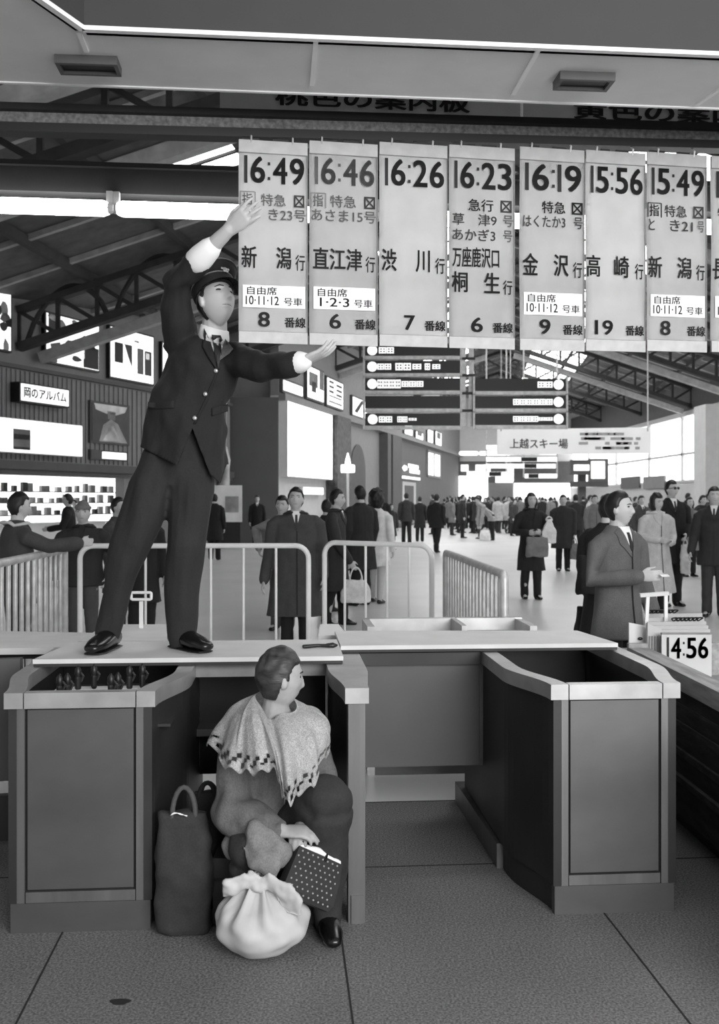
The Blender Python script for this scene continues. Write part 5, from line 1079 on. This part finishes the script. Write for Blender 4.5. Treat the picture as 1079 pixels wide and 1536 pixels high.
for a, b, c in kn: tube(bm, [a, b, c], [.06, .042, .034], 10); tube(bm, [c - Vector((0, 0, .03)), c + Vector((.01, -.1, -.045))], [.032, .025], 8)
t.part('body', withmat(blob(bm, .0055, 2), m_skind), None)
face_parts(t, T, None, 1, local=False, old=1)
t.part('hair', hair_bm(T, 'short', 56, 44, .012, 8, front=.058), mat('greying dark hair', 46, .5, 0, .8, 30, stretch=(.4, 1, 1.4), bump=.5), smooth=True)
# dark work trousers
bm = NB(); ellip(bm, Wp(405, 1262, 3.58), (.15, .16, .09))
for a, b, c in kn: ellip(bm, b, (.088, .088, .08)); tube(bm, [a, b, b + Vector((0, .0, -.05)), c.lerp(b, .4), c, c - Vector((0, 0, .02))], [.095, .085, .085, .074, .055, .05], 16)
t.part('trousers', withmat(blob(bm, .008, 3, .013, 8), CL[42]), None)
for a, b, c in kn:
    bm = NB(); x, y = c.x, c.y; tube(bm, [(x, y + .03, .035), (x, y, .045), (x + .015, y - .09, .03), (x + .025, y - .14, .022)], [(.03, .034), (.036, .04), (.04, .028), (.028, .018)], 14, (1, 0, 0)); bmesh.ops.transform(bm, matrix=Matrix.Translation((0, 0, .002 - min(v.co.z for v in bm.verts))), verts=bm.verts); t.part('shoe', bm, m_shoe, smooth=True)
# grey jacket with wide sleeves and the grey fold over her lap
bm = NB(); tube(bm, [Wp(402, 1262, 3.58), Wp(400, 1205, 3.6), Wp(403, 1130, 3.58), Wp(410, 1090, 3.55)], [(.165, .14), (.155, .13), (.15, .11), (.09, .07)], 20, (1, 0, 0))
tube(bm, [A1, A1.lerp(A2, .5), A2, A2.lerp(A3, .5), A2.lerp(A3, .8)], [.065, .075, .082, .075, .06], 16); ellip(bm, A2, (.085, .085, .085)); ellip(bm, A2.lerp(A3, .4) + Vector((0, 0, -.02)), (.1, .07, .06))
tube(bm, [B1, B2, B2.lerp(B3, .75)], [.062, .066, .055], 16)
me = blob(bm, .0075, 3, .03, 7, wdir=(1, 1, .7)); t.part('jacket', withmat(me, CL[92]), None)
bm = NB(); tube(bm, [Wp(352, 1268, 3.42), Wp(385, 1266, 3.32), Wp(418, 1278, 3.30)], [(.05, .05), (.085, .05), (.06, .04)], 16, (0, 0, 1)); tube(bm, [Wp(390, 1262, 3.30), Wp(398, 1292, 3.26), Wp(409, 1322, 3.25)], [(.075, .03), (.06, .028), (.022, .016)], 16, (1, 0, 0)); t.part('lap_cloth', withmat(blob(bm, .007, 3, .02, 10), CL[118]), None)
# shawl
hem = [(489, 1120, 3.56), (466, 1110, 3.78), (405, 1105, 3.86), (338, 1112, 3.74), (314, 1117, 3.52), (338, 1150, 3.36), (375, 1160, 3.29), (412, 1158, 3.28), (424, 1196, 3.27), (434, 1202, 3.27), (468, 1180, 3.33), (486, 1142, 3.42)]
NU, NV = 168, 46
def crom(P, s):
    n = len(P); i = int(s) % n; f = s - int(s); a, b, c, d = (Vector(P[(i + k - 1) % n]) for k in range(4))
    return .5 * ((2 * b) + (c - a) * f + (2 * a - 5 * b + 4 * c - d) * f * f + (3 * b - a - 3 * c + d) * f ** 3)
H_ = [Wp(*p) for p in hem]; nk = Wp(415, 1052, 3.52)
def neck(s):
    q = 2 * math.pi * s / len(H_); return nk + Vector((.072 * math.cos(q), .066 * math.sin(q), .024 * math.sin(q) - .018 * math.cos(q) + -.03 * gs(s - 8.5, .7)))
SHO = Wp(404, 1108, 3.57)
bm = NB(); gr = []
for j in range(NV + 1):
    tt = j / NV; row = []
    for i in range(NU):
        s = len(H_) * i / NU; a, b = neck(s), crom(H_, s); p = a.lerp(b, tt); o = (p - SHO); o.z = 0; o.normalize() if o.length else None
        p += o * .05 * math.sin(math.pi * tt ** .8) * (1 if math.sin(2 * math.pi * s / 12) < .3 else .6) + Vector((0, 0, .03 * math.sin(math.pi * tt)))
        p += o * (.012 * math.sin(5 * s + 1.2) * tt + .007 * math.sin(11 * s) * tt * tt) + Vector((0, 0, .012 * math.sin(math.pi * s * 3.5) * max(0, tt - .85) / .15 ))
        p += o * (.024 * gs(s - 8.25, .3) - .022 * gs(s - 8.62, .13) + .02 * gs(s - 9.0, .28) + .012 * gs(s - 7.3, .22) - .01 * gs(s - 6.8, .2)) * min(1, tt * 3)
        p += o * .014 * noise.noise(Vector((p.x * 14, p.y * 14, p.z * 9)))
        row.append(bm.verts.new(p))
    gr.append(row)
for j in range(NV):
    for i in range(NU):
        lace = 38 <= j <= 43 and ((i // 2 + j // 2) % 3 == 0) and (i // 14 + j) % 7 != 0
        if not lace: bm.faces.new((gr[j][i], gr[j][(i + 1) % NU], gr[j + 1][(i + 1) % NU], gr[j + 1][i]))
bmesh.ops.solidify(bm, geom=bm.faces[:], thickness=.006)
t.part('shawl', bm, mat('pale knitted wool', 212, .95, 0, .1, 45, bump=.25, fine=220, fa=.25), smooth=True)
# her seat and bags
c = Wp(405, 1300, 3.62); t = Thing('travel_case', 'dark case the old woman sits on', 'case', (c.x, 3.66, 0))
bm = NB(); box(bm, c.x - .19, c.x + .19, 3.5, 3.84, .01, .24); t.part('body', bm, m_bagd, bevel=.02); bm = NB(); box(bm, c.x - .192, c.x + .192, 3.498, 3.842, .16, .17); t.part('seam', bm, m_black)
c = Wp(393, 1372, 3.30); t = Thing('cloth_bundle', 'pale knotted cloth bundle on the floor before the old woman', 'bundle', (c.x, c.y, 0))
T = Matrix.Translation((c.x, c.y, .102))
def bun(n):
    a = math.atan2(n.y, n.x); pl = .012 * math.sin(9 * a + 2 * n.z) * max(0, n.z + .25) + .007 * math.sin(17 * a) * max(0, n.z)
    r = Vector((n.x * .153, n.y * .135, n.z * .102)) * (1 + .0 * n.z) + n * (pl + .012 * noise.noise(n * 2.2)); 
    if n.z > .72: r.z += (n.z - .72) * .17; r.x *= 1 - (n.z - .72) * 1.2; r.y *= 1 - (n.z - .72) * 1.2
    r.z = max(r.z, -.099); return r
bm = NB(); grid_shape(bm, bun, 72, 44, T); t.part('cloth', bm, mat('pale bundle cloth', 182, .85, 0, .1, 8, bump=.15), smooth=True)
kz = Wp(388, 1328, 3.26); bm = NB(); ellip(bm, kz, (.03, .028, .022)); 
tube(bm, [kz, kz + Vector((-.045, -.01, .02)), kz + Vector((-.09, -.01, -.004)), kz + Vector((-.115, -.0, -.035))], [(.014, .02), (.012, .03), (.01, .034), (.006, .012)], 12, (0, 1, .3)); tube(bm, [kz, kz + Vector((.035, -.01, .018)), kz + Vector((.085, -.03, -.012)), kz + Vector((.125, -.05, -.055)), kz + Vector((.135, -.055, -.075))], [(.014, .02), (.014, .034), (.012, .042), (.01, .04), (.006, .015)], 12, (0, 1, .3))
tube(bm, [kz, kz + Vector((-.01, 0, .03)), kz + Vector((-.03, 0, .045))], [(.012, .016), (.01, .02), (.005, .008)], 10); t.part('knot', withmat(blob(bm, .005, 2, .012, 18), mat('pale bundle cloth', 182)), None)
bm = NB(); 
for px, py, a in ((440, 1400, .016), (336, 1390, .006)):
    q = Wp(px, py, 3.24); ellip(bm, Vector((q.x, 0, q.z)), (.001, .001, .001))
bm.free()
# dotted bag leaning on her knee
o = Wp(458, 1362, 3.26); ux = (Wp(497, 1368, 3.3) - Wp(420, 1335, 3.24)); ux.normalize(); uz = (Wp(440, 1275, 3.3) - Wp(420, 1335, 3.24)); uz = (uz - ux * uz.dot(ux)).normalized(); uy = uz.cross(ux)
t = Thing('dotted_bag', 'dark cloth bag with pale dots leaning at the feet of the old woman', 'bag', (o.x, o.y, .0))
F = lambda a, b, c: Wp(420, 1338, 3.235) + ux * a + uz * b + uy * c
wB, hB = .185, .155
bm = NB(); loft(bm, [[F(x, b, y) for x, y in ((-.004 + k, -.022 * g_), (wB / 2, -.03 * g_), (wB + .004 - k, -.022 * g_), (wB + .004 - k, .03 * g_), (wB / 2, .04 * g_), (-.004 + k, .03 * g_))] for b, k, g_ in ((0, .01, .7), (.02, 0, 1), (hB * .6, .004, 1), (hB, .012, .6))]); t.part('body', bm, mat('dark dotted cloth', 36, .8, 0, .2, 9), bevel=.006)
bm = NB()
for i in range(9):
    for j in range(8):
        x, z = .012 + .0195 * (i + .5 * (j % 2)), .014 + .0185 * j
        if x < wB - .008: ellip(bm, F(x, z, -.029 * (1 - abs(x / wB - .5) * .5) * (1 if z < .1 else .95 - (z - .1) * 5)), (.0034, .0034, .0034), None, 8, 6)
t.part('dot_pattern', bm, mat('pale dot', 150, .8))
bm = NB(); tube(bm, [F(.02, hB + .004, 0), F(.09, hB + .012, 0), F(.17, hB + .0, 0)], [(.012, .014), (.016, .014), (.008, .01)], 10, uy); t.part('white_wrapping', withmat(blob(bm, .005, 1, .008, 20), m_shirt), None, label='white paper showing at the top')
bm = NB(); tube(bm, [F(.11, hB - .01, -.02), F(.115, hB + .02, 0), F(.12, hB - .01, .025)], .005, 8); t.part('strap', bm, m_black)
c = P2(276, 3.47); b_ = bag('tall dark shopping tote standing left of the old woman', (*c, 0), .20, .42, .13, CL[42], name='tote_bag', rz=.12, handle=.10, hm=CL[70], taper=.9)
q = Wp(268, 1221, 3.42); bm = NB(); tube(bm, [Wp(256, 1223, 3.43), Wp(266, 1219, 3.43), Wp(282, 1224, 3.43)], [.006, .008, .005], 8); b_.part('white_paper', withmat(blob(bm, .004, 1, .01, 30), m_shirt), None)
c = P2(312, 3.7); bag('second dark bag half hidden behind the tall tote', (*c, 0), .15, .42, .12, CL[32], name='tote_bag', rz=-.2, handle=.05, taper=.8)
# ------------------------------------------------------------ people behind the barriers
R = math.radians
def PP(name_label, px, d, yaw, h, **k): p = P2(px, d); return person('person', name_label, p[0], p[1], R(yaw), h, **k)
PP('man in dark jacket with pale collar seen from behind, arm over the left barrier', 26, 7.9, 128, 1.55, coat=62, legs=42, hem=.44, coll=190, build=1.12, shirt=False, arms={'r': ((-.17, -.10, .735), (-.16, -.27, .745))}, head=(-.1, .05))
PP('boy in a knit cap and dark padded coat behind the white barrier', 125, 9.55, 4, 1.47, coat=42, legs=70, hem=.46, cap=118, shirt=False, coll=24, build=1.2, head=(0, -.12), arms={'l': ((.2, .02, .66), (.17, -.06, .52)), 'r': ((-.2, .02, .66), (-.17, -.06, .52))})
PP('person in grey coat mostly hidden by the left trouser leg of the standing man', 176, 11.2, 70, 1.52, coat=70, legs=42, shirt=False, det=1)
PP('person in black coat glimpsed between the legs of the standing man', 213, 10.2, 30, 1.5, coat=24, legs=24, shirt=False)
PP('man in dark suit facing left before the bright kiosk', 103, 17.5, -80, 1.6, coat=24, legs=24, hem=.42, arms={'l': ((.12, -.06, .64), (.08, -.2, .62)), 'r': ((-.12, -.06, .64), (-.08, -.2, .62))})
q = WA.hit(58) - WA.n * 1.6; person('person', 'kiosk attendant in grey apron standing behind the bright counter', q.x, q.y, R(30), 1.48, coat=92, legs=70, shirt=True, head=(.2, .3))
q = WA.hit(168) - WA.n * 1.3; person('person', 'attendant in a pale smock at the right end of the kiosk', q.x, q.y, R(-20), 1.5, coat=190, legs=54, shirt=False)
PP('man in long black coat seen as a silhouette before the white poster stand', 322, 24.9, 178, 1.64, coat=24, legs=24, hem=.3, shirt=False)
PP('man in open black coat walking this way beside the grey block', 386, 32.0, 5, 1.64, coat=24, legs=24, hem=.34, stride=.04)
PP('man in a dark raincoat gazing upward behind the white barrier', 444, 10.0, 6, 1.615, coat=62, legs=24, hem=.21, build=1.26, coll=42, head=(-.12, -.16), arms={'l': ((.165, .02, .62), (.17, -.03, .45)), 'r': ((-.165, .02, .61), (-.20, -.07, .43))})
PP('person in a pale jacket with elbow raised, behind the man in the dark raincoat', 424, 11.5, -12, 1.54, coat=150, legs=92, hem=.45, shirt=False, build=1.1, arms={'r': ((-.225, .06, .755), (-.17, -.05, .61))})
LP_ = PP('man in dark coat in profile, facing right behind the barrier gap', 504, 11.9, 78, 1.62, coat=42, legs=24, hem=.26, build=1.2, stride=.05, coll=42, arms={'r': ((-.14, -.04, .63), (-.12, -.13, .485))})
PP('man in black coat standing behind the man in profile', 541, 14.2, 215, 1.69, coat=32, legs=24, hem=.3, build=1.15, shirt=False)
PP('woman in a white coat with long black hair walking away behind the barrier', 565, 14.5, 160, 1.6, coat=222, hem=.335, hairs='long', skirt=True, stride=.07, shirt=False, hairvol=.04)
c = P2(529, 12.2); hb_ = bag('white handbag held low behind the right white barrier', (*c, .28), .36, .27, .14, CL[222], handle=.16, taper=.72); hold(LP_, 'r', hb_, .43, dx=.05)
PP('tall man in black seen from behind beyond the woman in white', 568, 22, 185, 1.74, coat=24, legs=24, shirt=False)
PP('dark haired child standing beyond the woman in white', 587, 30, 20, 1.38, coat=54, legs=24, shirt=False)
PP('man in dark suit walking away near the far doorway', 610, 34, 182, 1.74, coat=54, legs=32, hem=.44, stride=.06, shirt=False)
PP('person in dark coat beside the man walking to the far doorway', 630, 36, 170, 1.62, coat=32, legs=24, shirt=False)
PP('man in dark jacket striding away past the corner of the barrier', 655, 28.5, 150, 1.66, coat=32, legs=24, hem=.42, stride=.10, build=1.15, shirt=False)
PP('person in black coat close behind the second left barrier man', 490, 13.4, 140, 1.5, coat=32, legs=24, shirt=False)
# right half of the hall
RW_ = PP('woman in dark coat and trousers walking this way, carrying bags', 797, 15.1, 4, 1.6, coat=32, legs=24, hem=.27, hairs='bob', shirt=False, coll=32, head=(.1, -.05), stride=.03, arms={'l': ((.15, -.01, .64), (.06, -.14, .635)), 'r': ((-.16, -.01, .64), (-.06, -.13, .63))})
c = P2(824, 14.75); bag('white bag clasped by the woman in dark coat', (*c, .86), .22, .36, .10, CL[222], handle=.05, taper=.35)
c = P2(818, 14.6); hold(RW_, 'l', bag('large grey tote hanging from the arm of the woman in dark coat', (*c, .63), .34, .30, .12, CL[118], name='tote_bag', handle=.05, taper=.95), .34, dx=-.06, dy=-.12)
ST_ = PP('stout man in dark coat behind the woman carrying bags', 845, 21, -4, 1.6, coat=42, legs=24, hem=.3, build=1.2, shirt=False)
c = P2(850, 20.6); hold(ST_, 'l', bag('grey carrier bag held by the stout man', (*c, .32), .2, .34, .1, CL[118], name='carrier_bag', handle=.12), .46)
PP('man in dark coat walking away to the right of the stout man', 864, 30, 185, 1.66, coat=42, legs=32, hem=.36, build=1.15, stride=.05, shirt=False)
p = PP('person in pale jacket bending down over luggage in the middle of the hall', 738, 37, -75, 1.62, coat=150, legs=24, hem=.44, lean=.34, shirt=False, head=(0, .6), arms={'l': ((.1, -.28, .5), (.08, -.3, .34)), 'r': ((-.1, -.28, .5), (-.08, -.3, .34))})
c = P2(728, 36.5); bag('white bag on the floor below the bending person', (*c, 0), .4, .4, .3, CL[222], handle=.1)
VV = PP('man in grey overcoat holding out a ticket beside the wooden counter', 927, 6.4, 34, 1.545, coat=92, legs=24, hem=.40, build=1.02, det=2, head=(.42, -.1), arms={'r': ((-.158, .0, .645), (-.055, -.165, .665)), 'l': ((.15, .0, .63), (.15, -.06, .5))})
M = VV.M; h = VV.h
c = M @ (Vector((-.005, -.245, .672)) * h); bm = NB(); box(bm, -.032, .032, -.012, .012, -.0015, .0015); finish(bm, Matrix.Translation(c) @ Matrix.Rotation(.5, 4, 'Z') @ Matrix.Rotation(.5, 4, 'X'))
single('train_ticket', bm, m_shirt, 'small white ticket in the hand of the man in grey overcoat', 'ticket')
WB_ = PP('person in black coat close behind the man in grey overcoat', 912, 7.7, 130, 1.53, coat=24, legs=24, shirt=False, build=1.15)
c = P2(888, 7.6); bag('black shoulder bag behind the elbow of the man in grey overcoat', (*c, .78), .26, .3, .12, CL[24], name='shoulder_bag', rz=.4)
c = P2(884, 8.2); hold(WB_, 'l', bag('black travel bag hanging lower behind the man in grey overcoat', (*c, .50), .26, .26, .14, CL[24], name='travel_bag', rz=.3, handle=.06), .28)
PP('woman in long pale coat with a fluffy collar and black bobbed hair', 985, 13.3, 14, 1.57, coat=190, legs=24, hem=.165, hairs='bob', shirt=False, coll=222, flare=.02, build=1.08, head=(.25, 0), hairvol=.024, arms={'l': ((.15, .0, .64), (.07, -.13, .6)), 'r': ((-.15, .0, .64), (-.05, -.12, .62))})
YT_ = PP('tall man in black coat wearing dark glasses', 1007, 14.1, 12, 1.77, coat=24, legs=24, hem=.34, glasses=True, head=(.3, -.05), build=1.1, arms={'l': ((.14, .0, .64), (.07, -.1, .57))})
c = P2(1019, 13.7); hold(YT_, 'l', bag('slim white bag carried in front of the man with dark glasses', (*c, .52), .15, .42, .07, CL[222], name='paper_bag', handle=.08), .5)
PP('woman in grey coat with hands clasped, behind the man with dark glasses', 1034, 19.5, 10, 1.55, coat=118, legs=24, hem=.33, hairs='bob', shirt=False, arms={'l': ((.14, .0, .65), (.05, -.12, .64)), 'r': ((-.14, .0, .65), (-.04, -.12, .65))})
PP('man in dark coat with open hand, cut by the right edge of the photo', 1072, 12.8, -22, 1.66, coat=42, legs=54, hem=.4, head=(.2, -.05), arms={'r': ((-.15, .0, .62), (-.17, -.07, .50))})
PP('person in black seen between the woman in grey and the right edge', 1054, 23, 30, 1.6, coat=24, legs=24, shirt=False)
PP('person in pale grey coat far behind the man in grey overcoat', 892, 25, 10, 1.62, coat=118, legs=42, shirt=False)
PP('man in mid grey coat between the overcoat man and the woman in pale coat', 962, 24, 15, 1.6, coat=70, legs=32)
# distant crowd: a few figures built once and copied
protos = []
for i, (coat, legs, hr, yw, lab) in enumerate(((32, 24, 'short', 10, 'distant person in a dark winter coat in the crowd at the hall\'s far end'), (54, 32, 'short', 170, 'distant person in a charcoal coat in the crowd at the hall\'s far end'), (118, 42, 'bob', -30, 'distant person in a mid grey coat in the crowd at the hall\'s far end'), (190, 54, 'short', 90, 'distant person in a pale coat in the crowd at the hall\'s far end'), (24, 24, 'bob', 200, 'distant person in a black coat in the crowd at the hall\'s far end'))):
    protos.append(person('person', lab, 0, 0, R(yw), 1.63, coat=coat, legs=legs, hem=.34, hairs=hr, det=0, shirt=False, stride=.05 * (i % 2), group='distant crowd in ' + ('dark', 'charcoal', 'grey', 'pale', 'black')[i] + ' coats', build=1.1))
rg = random.Random(21); used = [False] * 5; spots = []
zones = [((664, 1078), (50, 76), 95), ((668, 730), (36, 52), 8), ((760, 800), (40, 52), 4), ((865, 960), (32, 52), 12), ((1020, 1079), (27, 46), 7), ((690, 770), (42, 54), 9), ((640, 668), (40, 48), 2)]
for (x0, x1), (d0, d1), n in zones:
    k = 0
    while k < n:
        px, d = rg.uniform(x0, x1), rg.uniform(d0, d1); p = P2(px, d)
        if any((p[0] - a) ** 2 + (p[1] - b) ** 2 < .32 for a, b in spots) or p[0] > XR - .6 or (32.5 < d < 37 and px > 1030) or p[0] < xleft(d) + .8: 
            k += .05; continue
        spots.append(p); i = rg.choices(range(5), (5, 4, 3, 1.3, 3))[0]
        o = protos[i].o if not used[i] else copy_tree(protos[i].o)
        used[i] = True; o.location = (p[0], p[1], 0); o.rotation_euler = (0, 0, rg.uniform(0, 6.28)); s = rg.uniform(.94, 1.07); o.scale = (s, s, s); k += 1
